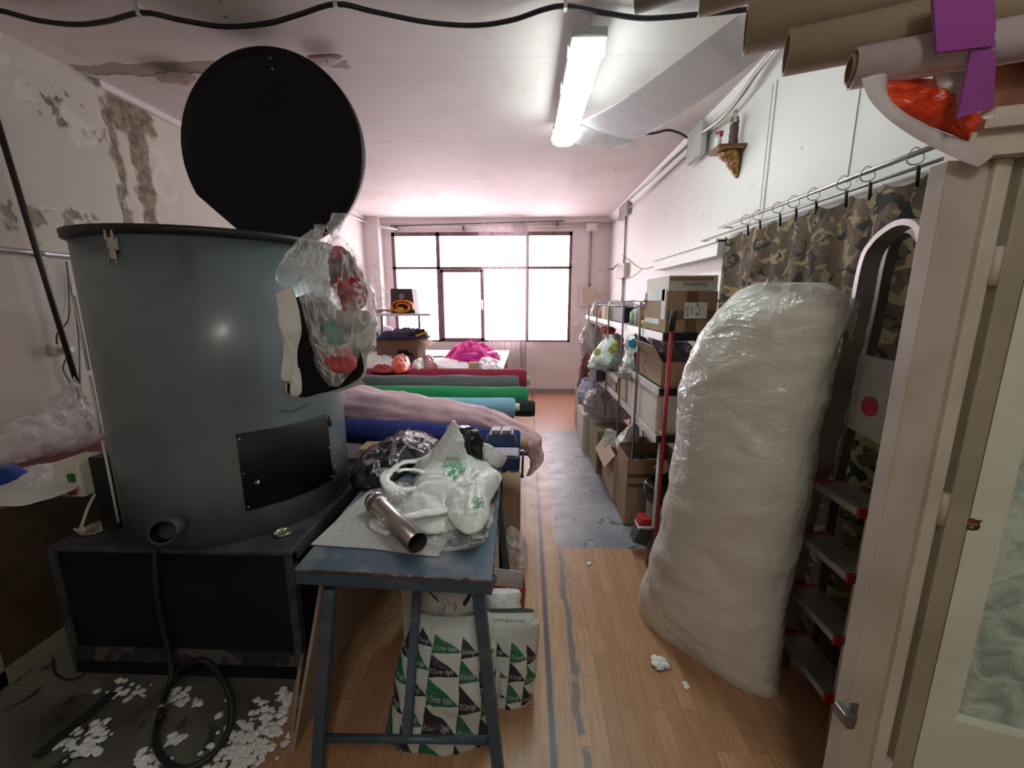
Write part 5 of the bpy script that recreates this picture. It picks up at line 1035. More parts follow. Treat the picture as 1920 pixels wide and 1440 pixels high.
# open carton on second level
A=P(1230,722,y=2.30); B=P(1290,722,y=2.30)
carton((SX+.02,2.30,1.132),(1.12,2.75,1.27),card,'open brown carton standing at the near end of the second shelf',open_=True,flaps=(('l',60,.10),('r',50,.12)))
vbag('white_bag',[(1218,1236,676,.02),(1214,1234,690,.05),(1218,1232,704,.03)],wbag,'thin white bag tucked left of the open carton on the second shelf',50,2.6)
# lower shelf cartons
carton((SX+.01,2.31,.861),(1.05,2.72,1.085),cardw,'white carton at the near end of the lower shelf')
carton((SX+.01,2.76,.861),(1.05,3.0,1.08),cardw,'second white carton on the lower shelf, behind the nearest one')
carton((SX+.02,3.08,.861),(1.05,3.38,1.09),cardp,'pale brown carton on the lower shelf next to the white cartons')
carton((SX+.02,3.44,.861),(1.05,3.85,.99),cardp,'pale brown carton on the lower shelf, farthest of the row')
mb=MB().mat(mat('slate_box',(.10,.09,.13),.5)); mb.box((SX-.06,3.95,.84),(SX+.25,4.35,.998),bev=.004); T(mb.build('dark_crate'),'dark grey storage box under the big printed bag','box')
# floor cartons (near to far)
A=carton((SX-.004,2.82,0),(1.10,3.14,.505),card,'tall open brown carton on the cement floor, nearest of the row',open_=True,flaps=(('b',100,.02),))
mb=MB().mat(tape); mb.box((SX+.0,2.8188,.37),(SX+.34,2.8198,.40)); mb.box((SX+.12,2.8185,.36),(SX+.25,2.8187,.395)); mb.box((SX+.005,2.8188,.30),(SX+.3,2.8198,.325)); mb.build('packing_tape',None,A)
mb=MB().mat(ink); mb.text('r',V((SX+.045,2.8185,.055)),(1,0,0),(0,0,1),.05); 
for i in range(3): mb.lathe((SX-.0005,2.9+i*.02,.12+i*.07),[(.006,0),(.006,.001)],10,(-1,0,0))
mb.build('print',None,A)
o=pillow('yellow_edged_cloth',[V((SX+.05,2.86,.40)),V((SX+.32,2.86,.40)),V((SX+.32,3.1,.40)),V((SX+.05,3.1,.40))],cloth('black_textile',(.02,.02,.022)),h=.06,amp=.02,seed=5); T(o,'black textiles with yellow trim inside the nearest floor carton','cloth')
mb=MB().mat(mat('yellow_trim',(.60,.62,.05),.5)); mb.tube([(SX+.12,2.9,.455),(SX+.17,2.88,.485),(SX+.26,2.89,.48)],.008,8,smoothn=4); mb.build('yellow_trim',None,o)
B_=carton((SX-.02,3.17,0),(1.08,3.66,.40),cardp,'low open brown carton with a flap hanging out, second of the floor row',open_=True,flaps=(('l',-55,.13),))
mb=MB().mat(mat('brown_print',(.22,.12,.08),.7))
for i in range(6): mb.box((SX-.0215,3.3,.30-i*.03),(SX-.0203,3.55-.02*(i%3),.306-i*.03))
mb.build('print',None,B_)
vbag('white_bag',[(1186,1194,795,.02),(1172,1196,808,.08),(1160,1195,825,.12),(1155,1190,842,.12)],wbag,'white plastic bag rising from the second floor carton against the post',51,3.35)
vbag('clear_bag',[(1136,1150,806,.05),(1132,1162,818,.10),(1130,1165,832,.10)],clear2,'clear bag of light stuff inside the second floor carton',52,3.5)
Cn_=carton((SX-.06,3.75,0),(.98,4.3,.42),mat('olive_carton',(.24,.20,.11),.8),'olive brown carton with zigzag printed edge, third of the floor row')
mb=MB().mat(mat('zigzag_print',(.07,.06,.04),.7))
for i in range(7): z=.05+i*.045; mb.prism([V((SX-.04,3.7492,z)),V((SX+.02,3.7492,z+.02)),V((SX-.04,3.7492,z+.035))],(0,.0006,0)); mb.prism([V((SX+.03,3.7492,z)),V((SX+.09,3.7492,z+.02)),V((SX+.03,3.7492,z+.035))],(0,.0006,0))
mb.mat(mat('check_print',(.42,.36,.26),.7))
for i in range(12): mb.box((SX-.0608,3.76,.03+i*.031),(SX-.0602,4.28,.04+i*.031))
mb.build('print',None,Cn_)
carton((SX-.11,4.38,0),(.95,4.85,.40),cardw,'white carton on the floor, fourth of the row')
carton((SX-.08,4.95,0),(.95,5.4,.52),mat('patterned_carton',(.55,.48,.44),.8,c2=(.16,.13,.12),sc=34,lo=.5,hi=.53),'pale carton with dark speckled print, farthest of the floor row')
def hbag(rows,m,lb,seed,y,**k): return vbag('clear_bag',rows,m,lb,seed,y,**k)
hbag([(1110,1140,730,.06),(1098,1168,742,.20),(1092,1180,760,.24),(1098,1184,775,.22),(1110,1172,784,.10)],mauve,'big glossy clear bag on top of the olive and white floor cartons',53,4.05,amp=.03,fr=8)
hbag([(1150,1165,750,.04),(1145,1182,762,.10),(1145,1186,775,.10),(1150,1180,785,.05)],clear2,'small clear bag on the olive carton beside the chrome post',54,3.85)
vbag('lilac_cloth',[(1095,1105,708,.03),(1088,1125,722,.14),(1084,1130,738,.18),(1086,1120,752,.12)],mat('lavender_cloth',(.42,.42,.58),.8,bump=.4,bsc=30),'lavender cloth heap on the far floor cartons',55,4.8,'cloth')
vbag('grey_sack',[(1088,1094,690,.02),(1084,1104,705,.08),(1082,1106,722,.10),(1082,1100,735,.06)],mat('grey_brown_cloth',(.26,.19,.18),.8),'grey-brown cloth bag above the far end of the floor cartons',56,5.0)
# bin with black bag, broom, dustpan, white sticks
bn=thing('waste_bin',(.86,2.55,0),'tall grey bin lined with a black bag between the cartons and the big sack','bin')
mb=MB().mat(mat('grey_bin_plastic',(.23,.21,.17),.5)); q=V((.90,2.52,0)); mb.lathe(q,[(.09,0),(.11,.02),(.125,.44),(.12,.44),(.1,.03),(0,.03)],28); mb.build('bucket',None,bn)
vloft('bin_liner',[(q.x,q.y,.36,.127,.127),(q.x,q.y,.40,.140,.140),(q.x,q.y,.455,.150,.150),(q.x,q.y,.475,.12,.12),(q.x,q.y,.44,.05,.05)],binbag,bn,amp=.012,fr=14,seed=6,k=5)
mb=MB().mat(cardp); mb.prism([P(1225,876,y=2.42),P(1250,862,y=2.42),P(1256,880,y=2.42),P(1240,892,y=2.42)],(0,.004,0)); T(mb.build('cardboard_scrap'),'torn cardboard scrap sticking out of the black bin liner','cardboard')
bm_=thing('broom',(.72,2.2,0),'broom with a red handle and black grip leaning at the near end of the shelves','broom')
top=P(1263,590,y=2.16); mid=P(1259,620,y=2.165); bot=P(1243,845,y=2.26)
d=(bot-top).normalized(); foot=top+d*((top.z-.05)/(-d.z))
mb=MB().mat(redp); mb.cyl(mid,foot,.0105); mb.build('handle',None,bm_); mb=MB().mat(blackm); mb.cyl(P(1264,582,y=2.158),mid,.015); mb.build('grip',None,bm_)
mb=MB().mat(redp); mb.box((foot.x-.03,foot.y-.02,.07),(foot.x+.21,foot.y+.02,.11),bev=.008); mb.build('head',None,bm_); mb=MB().mat(mat('dark_bristles',(.05,.05,.05),.9)); mb.prism([V((foot.x-.03,foot.y-.018,.07)),V((foot.x+.21,foot.y-.018,.07)),V((foot.x+.23,foot.y-.03,.0)),V((foot.x-.05,foot.y-.03,.0))],(0,.05,0)); mb.build('bristles',None,bm_)
mb=MB().mat(white); mb.cyl(P(1237,842,y=2.3),P(1240,808,y=2.3),.010); mb.cyl(P(1237,842,y=2.3),P(1237,842,y=2.3)+V((0,0.02,-.5)),.010); T(mb.build('white_stick'),'white stick standing beside the broom','stick')
dp=thing('dustpan',(.70,2.6,0),'red and grey dustpan resting upright by the foot of the big sack','dustpan')
a=P(1190,1010,z=0); mb=MB().mat(mat('grey_green_plastic',(.06,.075,.075),.5)); mb.prism([P(1187,1017,y=2.44),P(1212,1025,y=2.44),P(1222,995,y=2.44),P(1200,992,y=2.44)],(0,.10,0)); mb.build('pan',None,dp)
mb=MB().mat(redp); mb.prism([P(1197,985,y=2.46),P(1203,975,y=2.46),P(1222,974,y=2.46),P(1222,990,y=2.46),P(1198,990,y=2.46)],(0,.09,0)); mb.build('hood',None,dp)
mb=MB().mat(white); mb.prism([P(1197,993,y=2.445),P(1222,993,y=2.445),P(1222,989,y=2.445),P(1197,989,y=2.445)],(0,.10,0)); mb.build('lip',None,dp)
# ================================================================ the big sack of fibre
def sackmat():
    m=bpy.data.materials.new('fibre_filled_polythene'); m.use_nodes=True; nt=m.node_tree; b=nt.nodes['Principled BSDF']; N=nt.nodes.new; L=nt.links.new
    b.inputs['Roughness'].default_value=.55; b.inputs['Coat Weight'].default_value=.9; b.inputs['Coat Roughness'].default_value=.12
    tc=N('ShaderNodeTexCoord'); n=N('ShaderNodeTexNoise'); n.inputs['Scale'].default_value=3; n.inputs['Detail'].default_value=5; L(tc.outputs['Object'],n.inputs['Vector'])
    r=N('ShaderNodeValToRGB'); r.color_ramp.elements[0].position=.35; r.color_ramp.elements[1].position=.7; r.color_ramp.elements[0].color=(.74,.73,.68,1); r.color_ramp.elements[1].color=(.62,.61,.56,1); L(n.outputs['Fac'],r.inputs['Fac']); L(r.outputs['Color'],b.inputs['Base Color'])
    mp=N('ShaderNodeMapping'); mp.inputs['Scale'].default_value=(5,5,1.6); mp.inputs['Rotation'].default_value=(.3,.5,.2); L(tc.outputs['Object'],mp.inputs['Vector'])
    n2=N('ShaderNodeTexNoise'); n2.inputs['Scale'].default_value=2.2; n2.inputs['Detail'].default_value=4; n2.inputs['Distortion'].default_value=1.0; L(mp.outputs[0],n2.inputs['Vector'])
    mp2=N('ShaderNodeMapping'); mp2.inputs['Scale'].default_value=(2,2,4); L(tc.outputs['Object'],mp2.inputs['Vector'])
    n3=N('ShaderNodeTexNoise'); n3.inputs['Scale'].default_value=2.5; n3.inputs['Detail'].default_value=4; n3.inputs['Distortion'].default_value=1.6; L(mp2.outputs[0],n3.inputs['Vector'])
    ad=N('ShaderNodeMath'); ad.operation='ADD'; L(n2.outputs['Fac'],ad.inputs[0]); L(n3.outputs['Fac'],ad.inputs[1])
    bp=N('ShaderNodeBump'); bp.inputs['Strength'].default_value=.8; bp.inputs['Distance'].default_value=.04; L(ad.outputs[0],bp.inputs['Height']); L(bp.outputs[0],b.inputs['Coat Normal'])
    bp2=N('ShaderNodeBump'); bp2.inputs['Strength'].default_value=.22; bp2.inputs['Distance'].default_value=.03; L(ad.outputs[0],bp2.inputs['Height']); L(bp2.outputs[0],b.inputs['Normal'])
    b.inputs['Subsurface Weight'].default_value=.0
    return m
SM=sackmat()
sk=thing('fibre_sack',(.92,1.85,0),'huge clear plastic sack stuffed with white polyester fibre, leaning by the ladder','sack')
Q0=V((.64,2.10,0)); QD=V((.40,-.60,0)).normalized(); QN=V((-QD.y,QD.x,0))  # plane through both bottom corners
def onpl(px,py):
    d=_F+_R*((px-960)/FPX)+_U*((720-py)/FPX); n_=QN; t=(Q0-EYE).dot(n_)/d.dot(n_); return EYE+d*t
rows=[(1420,1560,530,.03),(1380,1592,552,.09),(1345,1596,590,.15),(1310,1584,640,.18),(1296,1570,690,.195),(1278,1558,760,.20),(1272,1540,850,.205),(1252,1522,950,.205),(1225,1500,1050,.205),(1203,1484,1120,.19),(1226,1474,1190,.16),(1300,1464,1260,.12),(1372,1460,1305,.08),(1420,1458,1330,.04)]
rr=[]
for xl,xr,py,dp in rows:
    xr_=xr-dp*40; xl_=xl+dp*20
    a=onpl(xl_,py); b=onpl(xr_,py); rr.append(((a+b)/2+QN*0,(b-a)/2,QN*dp*1.0))
loft('filled_body',rr,SM,sk,n=96,k=9,amp=.012,fr=4.2,seed=5,fold=0,pw=.92,stretch=(1,1,1.3))
# ruffled open mouth
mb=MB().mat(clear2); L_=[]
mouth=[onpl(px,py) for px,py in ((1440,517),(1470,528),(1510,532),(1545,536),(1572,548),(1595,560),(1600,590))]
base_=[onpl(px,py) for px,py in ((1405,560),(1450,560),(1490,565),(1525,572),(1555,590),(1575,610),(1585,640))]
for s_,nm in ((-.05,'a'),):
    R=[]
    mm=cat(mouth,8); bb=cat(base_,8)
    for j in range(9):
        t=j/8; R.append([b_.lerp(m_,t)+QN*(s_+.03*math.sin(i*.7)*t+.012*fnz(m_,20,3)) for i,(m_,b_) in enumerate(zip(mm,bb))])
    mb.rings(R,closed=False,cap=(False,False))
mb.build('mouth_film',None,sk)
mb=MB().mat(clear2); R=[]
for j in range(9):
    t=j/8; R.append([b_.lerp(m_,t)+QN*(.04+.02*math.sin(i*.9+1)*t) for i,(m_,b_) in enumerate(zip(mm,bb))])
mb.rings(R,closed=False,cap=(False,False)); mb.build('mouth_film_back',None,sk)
# ================================================================ ladder
ld=thing('stepladder',(1.16,1.45,0),'aluminium stepladder with red-capped treads folded upright before the camouflage curtain','ladder')
def stile(pts,wx,wy,m,nm):
    mb=MB().mat(m); R=[]
    for i,p in enumerate(pts):
        d=(pts[min(i+1,len(pts)-1)]-pts[max(i-1,0)]).normalized(); u=V((1,0,0)); v_=d.cross(u).normalized()
        R.append([p+u*wx*a_+v_*wy*b_ for a_,b_ in ((-1,-1),(-1,1),(1,1),(1,-1))])
    mb.rings(R,smooth=False); return mb.build(nm,None,ld)
LX=1.15
tp=[(1478,1180),(1510,985),(1548,850),(1600,640),(1628,500),(1650,455),(1685,425),(1715,416),(1738,428),(1745,470),(1740,520),(1722,620),(1700,720),(1660,900),(1610,1150),(1558,1417)]
pts=[P(px,py,x=LX) for px,py in tp]
first=V((LX,pts[0].y+.01,0)); last=V((LX,pts[-1].y-.005,0.0)); 
stile(cat([first]+pts[:-1]+[last],6),.030,.009,alu,'side_rail_hoop')
# rear legs (inner thinner hoop behind)
tp2=[(1530,1180),(1560,960),(1600,780),(1640,620),(1668,480),(1690,440),(1715,432),(1732,450)]
p2=[P(px,py,x=1.245) for px,py in tp2]
stile(cat([V((1.25,p2[0].y,0))]+p2,5),.018,.008,mat('dark_aluminium',(.22,.22,.21),.35,.8),'rear_frame')
for i,(a_,b_) in enumerate((((1540,890),(1622,975)),((1510,985),(1600,1100)),((1490,1080),(1575,1220)),((1475,1165),(1555,1335)))):
    a=P(*a_,x=LX-.03); b=P(*b_,x=LX-.03); a=V((LX-.0,a.y,(a.z+b.z)/2)); b=V((LX-.0,b.y,a.z))
    mb=MB().mat(alu); mb.box((LX-.055,b.y,a.z-.022),(LX+.07,a.y,a.z+.004),bev=.003)
    for k_ in range(7): mb.box((LX-.05+k_*.017,b.y+.004,a.z+.004),(LX-.044+k_*.017,a.y-.004,a.z+.0065))
    st=mb.build('tread',None,ld)
    for yy_ in (a.y,b.y): mb=MB().mat(redp); mb.box((LX-.058,yy_-.007,a.z-.024),(LX+.072,yy_+.007,a.z+.008),bev=.002); mb.build('red_end_cap',None,st)
pl_=PP([(1610,665),(1690,682),(1662,840),(1588,800)],x=LX-.035)
mb=MB().mat(mat('ribbed_grey_plate',(.45,.45,.44),.45,.3)); mb.prism(pl_,(.02,0,0))
for k_ in range(26):
    t=(k_+.5)/26; a=pl_[0].lerp(pl_[3],t); b=pl_[1].lerp(pl_[2],t); n_=V((-.0015,0,0)); 
    for s0,s1 in ((.04,.16),(.84,.96)): mb.tube([a.lerp(b,s0)+n_,a.lerp(b,s1)+n_],.0018,5)
pf=mb.build('platform',None,ld)
mb=MB().mat(redp); c_=P(1630,762,x=LX-.0365); mb.lathe(c_,[(.032,0),(.032,.002)],28,(-1,0,0)); mb.build('red_disc',None,pf)
lb_=PP([(1690,722),(1702,722),(1680,822),(1668,818)],x=LX-.032)
mb=MB().mat(paper); mb.prism(lb_,(-.001,0,0)); mb.mat(redp)
for t in (.16,.30,.44): mb.tube([lb_[0].lerp(lb_[3],t)+V((-.0012,0,0)),lb_[1].lerp(lb_[2],t)+V((-.0012,0,0))],.0012,5)
mb.prism([lb_[0].lerp(lb_[3],.50)+V((-.002,0,0)),lb_[1].lerp(lb_[2],.50)+V((-.002,0,0)),lb_[1].lerp(lb_[2],.64)+V((-.002,0,0)),lb_[0].lerp(lb_[3],.64)+V((-.002,0,0))],(-.0004,0,0))
mb.mat(ink)
for t in (.10,.23,.37,.72,.78,.84,.90): mb.tube([lb_[0].lerp(lb_[3],t).lerp(lb_[1].lerp(lb_[2],t),.3)+V((-.0014,0,0)),lb_[0].lerp(lb_[3],t).lerp(lb_[1].lerp(lb_[2],t),.75)+V((-.0014,0,0))],.001,5)
mb.build('warning_label',None,ld)
# ================================================================ camouflage curtain with rails and rings
cm_=thing('camouflage_curtain',(1.3,2.2,0),'brown and green camouflage curtain hung on rings along the right wall','curtain')
nu,nv=220,26; y0c,y1c=1.0,3.02; ztop=2.03
me=bpy.data.meshes.new('fabric'); vs_=[];fs=[];uvs=[]
for j in range(nv+1):
    v=j/nv
    for i in range(nu+1):
        u=i/nu; y=y0c+(y1c-y0c)*u; ph=u*30; fo=.028*math.sin(ph)+.014*math.sin(ph*2.3+1)+.010*math.sin(ph*.7+v*2)
        sagz=-.03*abs(math.sin(u*PI*11))*(1-v)**6
        x=1.335+fo*(.35+.65*v**.5) ; z=ztop*(1-v)+.04*v+sagz
        vs_.append((x,y,z)); uvs.append((u*(y1c-y0c)*1.25,z))
for j in range(nv):
    for i in range(nu): a=j*(nu+1)+i; fs.append((a,a+1,a+nu+2,a+nu+1))
me.from_pydata([tuple(V(p)-OFF[cm_]) for p in vs_],[],fs); uvl=me.uv_layers.new(name='UVMap')
for l in me.loops: uvl.data[l.index].uv=uvs[l.vertex_index]
for p in me.polygons: p.use_smooth=True
me.materials.append(camo_m); fo_=bpy.data.objects.new('fabric',me); C.objects.link(fo_); fo_.parent=cm_
rl=thing('curtain_rail',(1.3,2.2,2.07),'pair of thin metal rails carrying the rings of the camouflage curtain','curtain rod')
mb=MB().mat(steel); mb.tube([(1.30,1.0,2.085),(1.30,3.06,2.085)],.009,12); mb.build('rail',None,rl); mb=MB().mat(chrome); mb.tube([(1.325,1.0,2.045),(1.325,3.4,2.045)],.006,10); mb.build('rail',None,rl)
mb=MB().mat(chrome); mb.cyl((1.30,3.03,2.085),(1.38,3.03,2.085),.006); mb.cyl((1.30,1.3,2.085),(1.38,1.3,2.085),.006); mb.build('wall_bracket',None,rl)
def ring(y):
    t_=thing('curtain_ring',(1.30,y,2.05),'metal ring with a black clip holding the camouflage curtain to its rail','curtain ring','rings of the camouflage curtain')
    mb=MB().mat(chrome); mb.tube([V((1.305+.027*math.cos(t),y+.006*math.sin(t*2),2.078+.027*math.sin(t))) for t in [i*2*PI/20 for i in range(20)]],.0022,6,cyc=True); mb.build('ring',None,t_)
    mb=MB().mat(blackm); mb.cyl((1.32,y,2.05),(1.335,y+.012,1.985),.006,n=8); mb.build('clip',None,t_); return t_
rings_=[P(px,py,x=1.30).y for px,py in ((1712,307),(1623,338),(1578,357),(1522,378),(1485,392),(1455,404),(1418,416),(1395,428))]
names_=['nearest the door jamb','second from the door jamb','third from the door jamb','fourth from the door jamb','fourth from the far end of the rail','third from the far end of the rail','second from the far end of the rail','at the far end of the rail']
r0=ring(rings_[0]); r0['label']='metal curtain ring with black clip, '+names_[0]
for y,nm in list(zip(rings_,names_))[1:]: dup(r0,(0,y-rings_[0],0),'metal curtain ring with black clip, '+nm)
# ================================================================ door with frosted glass, jamb leaf, overhead rolls
PY=.96
def vx(px,py): return P(px,py,y=PY)
def xat(px,py,y): return P(px,py,y=y).x
HT=P(1785,300,y=PY).z
xs=[xat(p_,900,PY) for p_ in (1669,1738,1764,1772,1816,1868)]
dr_=thing('door_2',((xs[0]+xs[2])/2,PY,0),'narrow aged cream door leaf edge with a steel latch, right of the ladder','door')
dr_['kind']='structure'
mb=MB().mat(pinkcream); mb.box((xs[0],PY,0.005),(xs[1],PY+.045,HT),bev=.003); 
mb.mat(cream).box((xs[1]-.001,PY-.012,.005),(xs[2],PY+.045,HT),bev=.003); mb.build('leaf',None,dr_)
lk=P(1598,1335,y=PY); mb=MB().mat(mat('latch_steel',(.25,.25,.28),.3,.8)); mb.box((xs[0]-.022,PY-.022,lk.z-.020),(xs[0]+.012,PY+.02,lk.z+.012),bev=.003); mb.box((xs[0]+.002,PY-.006,lk.z-.05),(xs[0]+.024,PY,lk.z+.03),bev=.002); mb.build('latch',None,dr_)
mb=MB().mat(pinkcream)
for z in (P(1870,500,y=PY).z,P(1770,950,y=PY).z,.35): mb.cyl((xs[2]+.006,PY-.012,z-.04),(xs[2]+.006,PY-.012,z+.04),.009,n=14)
mb.build('hinge',None,dr_)
fr2_=thing('door_1',(xs[4],PY,0),'cream panelled door with a frosted glass pane at the right edge','door'); fr2_['kind']='structure'
mb=MB().mat(olive); mb.box((xs[3]+.004,PY-.02,0),(xs[4],PY+.07,HT),bev=.003); S(mb.build('trim_6'))
dirv=V((.95,-.31,0)).normalized(); nn_=V((.31,.95,0)).normalized()
E0=V((xs[4]+.001,PY-.02,0))
def dprism(s0,s1,z0,z1,m,nm,par,t0=0,t1=.04):
    a=E0+dirv*s0+nn_*t0; b=E0+dirv*s1+nn_*t0; mb=MB().mat(m); mb.prism([a+V((0,0,z0)),b+V((0,0,z0)),b+V((0,0,z1)),a+V((0,0,z1))],nn_*(t1-t0)); return mb.build(nm,None,par)
gz0=P(1778,1345,y=PY-.03).z; gz1=P(1862,335,y=PY-.04).z
greencream=mat('cool_cream_gloss',(.66,.71,.60),.35,c2=(.60,.64,.54),sc=3)
dprism(0,.062,.004,HT,greencream,'stile',fr2_); dprism(.062,.70,.004,gz0,greencream,'lower_panel',fr2_); dprism(.062,.70,gz1,HT,greencream,'top_rail',fr2_); dprism(.70,.78,.004,HT,greencream,'stile',fr2_)
mb=MB().mat(greencream); a=E0+dirv*.062; b=E0+dirv*.70
mb.prism([a+V((0,0,gz0)),a+V((0,0,gz0+.018))+nn_*.02,a+nn_*.03+V((0,0,gz0))],dirv*.6); mb.build('glazing_bead',None,fr2_)
fg=bpy.data.materials.new('frosted_glass'); fg.use_nodes=True; nt=fg.node_tree; b=nt.nodes['Principled BSDF']; b.inputs['Base Color'].default_value=(.50,.62,.57,1); b.inputs['Roughness'].default_value=.3; b.inputs['Transmission Weight'].default_value=.12
n=nt.nodes.new('ShaderNodeTexNoise'); n.inputs['Scale'].default_value=17; n.inputs['Detail'].default_value=3; n.inputs['Distortion'].default_value=.6; tcx=nt.nodes.new('ShaderNodeTexCoord'); nt.links.new(tcx.outputs['Object'],n.inputs['Vector']); bp=nt.nodes.new('ShaderNodeBump'); bp.inputs['Strength'].default_value=.9; bp.inputs['Distance'].default_value=.02; nt.links.new(n.outputs['Fac'],bp.inputs['Height']); nt.links.new(bp.outputs[0],b.inputs['Normal'])
rp=nt.nodes.new('ShaderNodeValToRGB'); rp.color_ramp.elements[0].position=.36; rp.color_ramp.elements[1].position=.62; rp.color_ramp.elements[0].color=(.30,.43,.39,1); rp.color_ramp.elements[1].color=(.62,.74,.68,1); nt.links.new(n.outputs['Fac'],rp.inputs['Fac']); nt.links.new(rp.outputs['Color'],b.inputs['Base Color'])
dprism(.058,.705,gz0-.004,gz1+.004,fg,'frosted_pane',fr2_,.014,.020)
# crest sticker on stile
st_=E0+dirv*.036+V((0,0,P(1826,986,y=PY-.03).z))+nn_*-.0008
st_=E0+V((0,0,P(1826,986,y=PY-.03).z)); sxp=(P(1826,986,y=PY-.03)-E0).dot(dirv); st_=st_+dirv*sxp-nn_*.0008
cs=thing('crest_sticker',st_,'tiny dark red and gold shield sticker on the stile of the frosted glass door','sticker')
def crest(pts,m,nm,e): mb=MB().mat(m); mb.prism([st_+dirv*x*.017+V((0,0,1))*z*.017-nn_*e for x,z in pts],nn_*.0004); mb.build(nm,None,cs)
crest([(-1,.85),(-.5,.75),(0,.85),(.5,.7),(1.05,.75),(.85,.35),(.85,.1),(1,-.2),(.85,-.7),(.3,-.95),(-.3,-.9),(-.85,-.6),(-1,-.1),(-.85,.2),(-.8,.5)],mat('crest_dark',(.05,.03,.01),.5),'outline',0)
crest([(-.7,.6),(.1,.55),(.1,.1),(-.72,.1)],mat('crest_red',(.20,.03,.015),.5),'field',.0005); crest([(.15,.55),(.75,.5),(.7,.1),(.15,.1)],mat('crest_brown',(.17,.06,.02),.5),'field',.0005)
crest([(-.6,.05),(.7,.05),(.7,-.08),(-.6,-.08)],mat('crest_gold',(.48,.28,.12),.5),'band',.0006)
crest([(-.15,-.3),(.2,-.25),(.3,-.45),(.25,-.65),(-.1,-.6),(-.25,-.45)],mat('crest_ball',(.30,.24,.16),.5),'ball',.0006)
# stacked framing seen through the door gap
mb=MB().mat(wood); xg=xat(1766,1100,PY+.02); mb.box((xg-.004,PY+.075,.45),(xg+.05,PY+.10,1.05)); T(mb.build('dark_board'),'dark brown board glimpsed through the gap between the door and its jamb','board')
# header beam over the door: runs from the jamb forward along the right side
def hd(z0,z1,m,nm,s0,o0,o1,st=True):
    a=V((xs[0],PY,0))+dirv*s0; mb=MB().mat(m); mb.prism([a+nn_*o0+V((0,0,z0)),a+dirv*1.6+nn_*o0+V((0,0,z0)),a+dirv*1.6+nn_*o0+V((0,0,z1)),a+nn_*o0+V((0,0,z1))],nn_*(o1-o0)); o=mb.build(nm); return S(o) if st else o
hd(HT,HT+.045,cream,'trim_7',.02,-.01,.07); hd(HT+.045,HT+.062,pinkcream,'trim_8',.03,-.03,.07); hd(HT+.062,HT+.085,cream,'trim_9',.05,-.015,.06)
bw=thing('wooden_beam',(1.2,PY,HT+.11),'reddish brown timber boarding above the door under the tubes','beam')
mb=MB().mat(mat('reddish_timber',(.36,.12,.055),.45,c2=(.20,.06,.03),sc=3,dist=2.5)); a=V((xs[0],PY,0))+dirv*.035; mb.prism([a+V((0,0,HT+.085)),a+dirv*1.5+V((0,0,HT+.085)),a+dirv*1.5+V((0,0,HT+.19)),a+V((0,0,HT+.19))],nn_*.03); mb.build('board',None,bw)
mb=MB().mat(dark_grey); a=V((xs[0],PY,HT+.14))+dirv*.2; mb.cyl(a-nn_*.003,a+nn_*.004,.010); mb.build('knot',None,bw)
# long tubes lying on rack above the door
tubem=mat('tan_cardboard_tube',(.40,.32,.22),.8,c2=(.36,.28,.19),sc=3)
tdir=V((.94,-.34,0)).normalized()
def ltube(px,py,y,r,m,label,name='cardboard_tube',ln=1.6,core=None,tilt=0.02,hollow=.84,cate='tube'):
    p=P(px,py,y=y); d=(tdir+V((0,0,tilt))).normalized(); t_=thing(name,p,label,cate,None)
    mb=MB().mat(m); mb.lathe(p,[(r*hollow,0),(r,0),(r,ln),(r*hollow,ln),(r*hollow,0)],32,d,cap=(False,False)); mb.build('tube',None,t_)
    if core: mb=MB().mat(core); mb.lathe(p-d*.006,[(r*.62,0),(r*.72,0),(r*.72,.2),(r*.62,.2),(r*.62,0)],28,d,cap=(False,False)); mb.build('core',None,t_)
    return t_
ltube(1398,58,1.12,.048,tubem,'tan cardboard tube overhead, the upper of the two big ones',tilt=.03)
ltube(1474,100,1.05,.042,tubem,'tan cardboard tube overhead, the lower one with its open end by the cable')
ltube(1312,5,1.22,.03,tubem,'tan cardboard tube overhead at the very top edge, left of the big ones',tilt=.05)
ltube(1190,3,1.3,.028,mat('grey_paper_roll',(.30,.29,.27),.7),'greyish roll overhead, leftmost at the top edge',name='paper_roll',tilt=.06)
ltube(1598,130,.98,.036,mat('white_film_roll',(.62,.58,.60),.3,c2=(.52,.46,.48),sc=5,bump=.3,bsc=20),'roll of whitish plastic film overhead with a cardboard core end',name='film_roll',core=card,hollow=.9,cate='roll')
# hanging film tail and orange, purple cloth
fl_=thing('hanging_film',P(1700,220,y=.93),'milky plastic film tail hanging in a curve from the overhead roll to the door frame','plastic film')
mfilm=mat('milky_film',(.62,.60,.60),.3,c2=(.52,.49,.50),sc=6,bump=.4,bsc=14)
ou=PP([(1615,150),(1628,185),(1660,220),(1700,248),(1750,275),(1800,300),(1835,312)],y=.93); inn=PP([(1665,150),(1664,190),(1690,215),(1735,235),(1775,250),(1808,262),(1850,280)],y=.97)
mb=MB().mat(mfilm); O_=cat(ou,6); I_=cat(inn,6); mb.rings([[o_.lerp(i_,t)+V((0,-.02*math.sin(t*PI),-.004*fnz(o_,9,2))) for o_,i_ in zip(O_,I_)] for t in [k_/6 for k_ in range(7)]],closed=False,cap=(False,False)); mb.build('film',None,fl_)
og=mat('orange_red_film',(.72,.06,.012),.3,c2=(.62,.04,.01),sc=8,bump=.5,bsc=25)
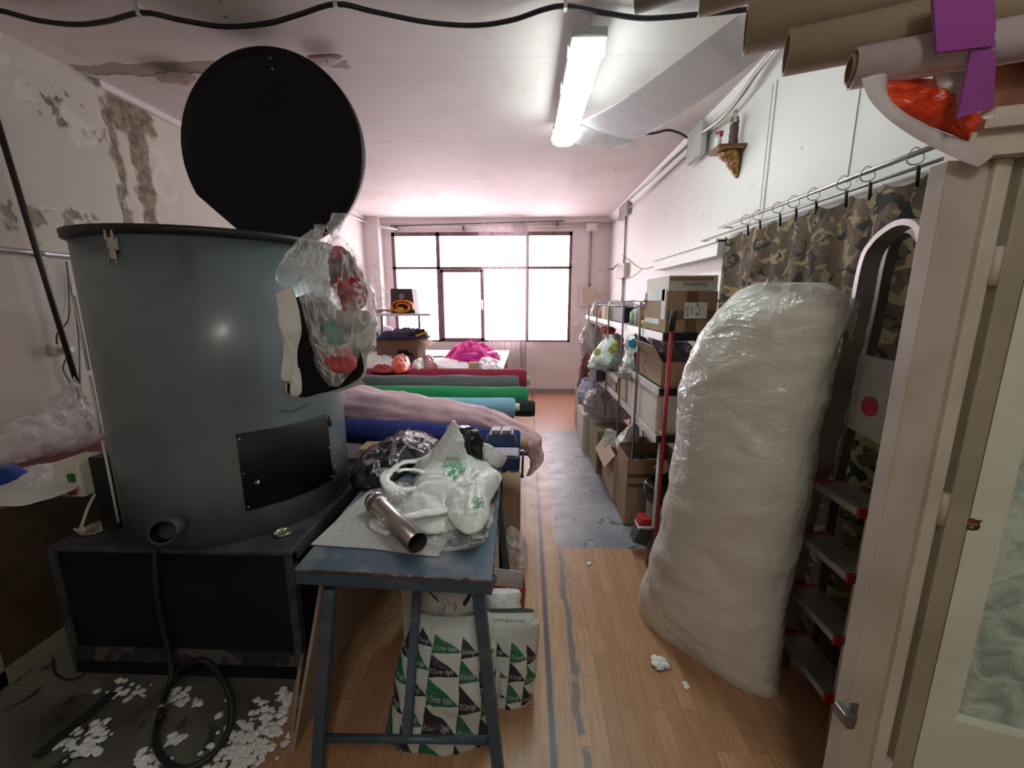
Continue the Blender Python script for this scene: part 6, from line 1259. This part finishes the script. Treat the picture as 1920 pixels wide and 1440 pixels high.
o=pillow('orange_cloth',PP([(1656,160),(1672,153),(1745,150),(1790,170),(1830,215),(1852,240),(1852,285),(1836,293),(1822,270),(1770,248),(1715,225),(1675,208),(1660,190)],y=.955),og,h=.012,amp=.010,fr=22,seed=7,up=(0,-1,0),jag=.02); T(o,'orange-red plastic cloth dangling under the overhead roll','cloth')
o=pillow('cream_cloth',PP([(1740,125),(1805,115),(1815,160),(1805,195),(1790,205),(1760,172)],y=.945),mfilm,h=.01,amp=.006,fr=18,seed=8,up=(0,-1,0),jag=.02); T(o,'off-white film scrap hanging between the orange and purple cloths','cloth')
pu=cloth('violet_felt',(.30,.06,.33))
pc_=thing('purple_cloth',P(1810,100,y=.9),'violet felt strip draped over the overhead tubes with a folded tail','cloth')
mb=MB().mat(pu); a=PP([(1748,-40),(1865,-40),(1868,85),(1757,98)],y=.88); mb.prism(a,(0,.006,0)); mb.build('strip',None,pc_)
mb=MB().mat(pu); a=PP([(1822,95),(1868,84),(1864,200),(1795,222),(1810,150)],y=.885); mb.prism(a,(0,.005,0)); mb.build('tail',None,pc_)
# long sheer tube of film floating from the overhead rolls to the lamp
sf=film('grey_film_tube',(.50,.50,.53),.42,.8,3,.05,.05)
A=P(1400,60,y=1.15); B=P(1120,258,z=2.80)
A0=P(1385,30,y=1.2); A1=P(1440,95,y=1.2); B0=P(1085,228,z=2.84); B1=P(1185,262,z=2.78)
R=[]
t_=thing('film_tube',(B.x,B.y,2.7),'long translucent grey film tube slung from the overhead rolls to the lamp','plastic film')
mb=MB().mat(sf)
for k_ in range(13):
    t=k_/12; a=A0.lerp(B0,t); b=A1.lerp(B1,t); c_=(a+b)/2; h_=(b-a)/2; n_=V((0,0,1)); R.append([c_+h_*math.cos(u)+n_*(.018*math.sin(u))-V((0,0,.03*math.sin(t*PI))) for u in [i*2*PI/24 for i in range(24)]])
mb.rings(R,cap=(True,True)); mb.build('film',None,t_)
o=pillow('film_tail',[B0+V((-.02,0,-.02)),P(1075,268,z=2.76),P(1130,279,z=2.74),P(1172,274,z=2.75),B1],film('pale_film',(.66,.63,.66),.45,.3,8,.3,.1),h=.015,amp=.01,seed=4,parent=t_)
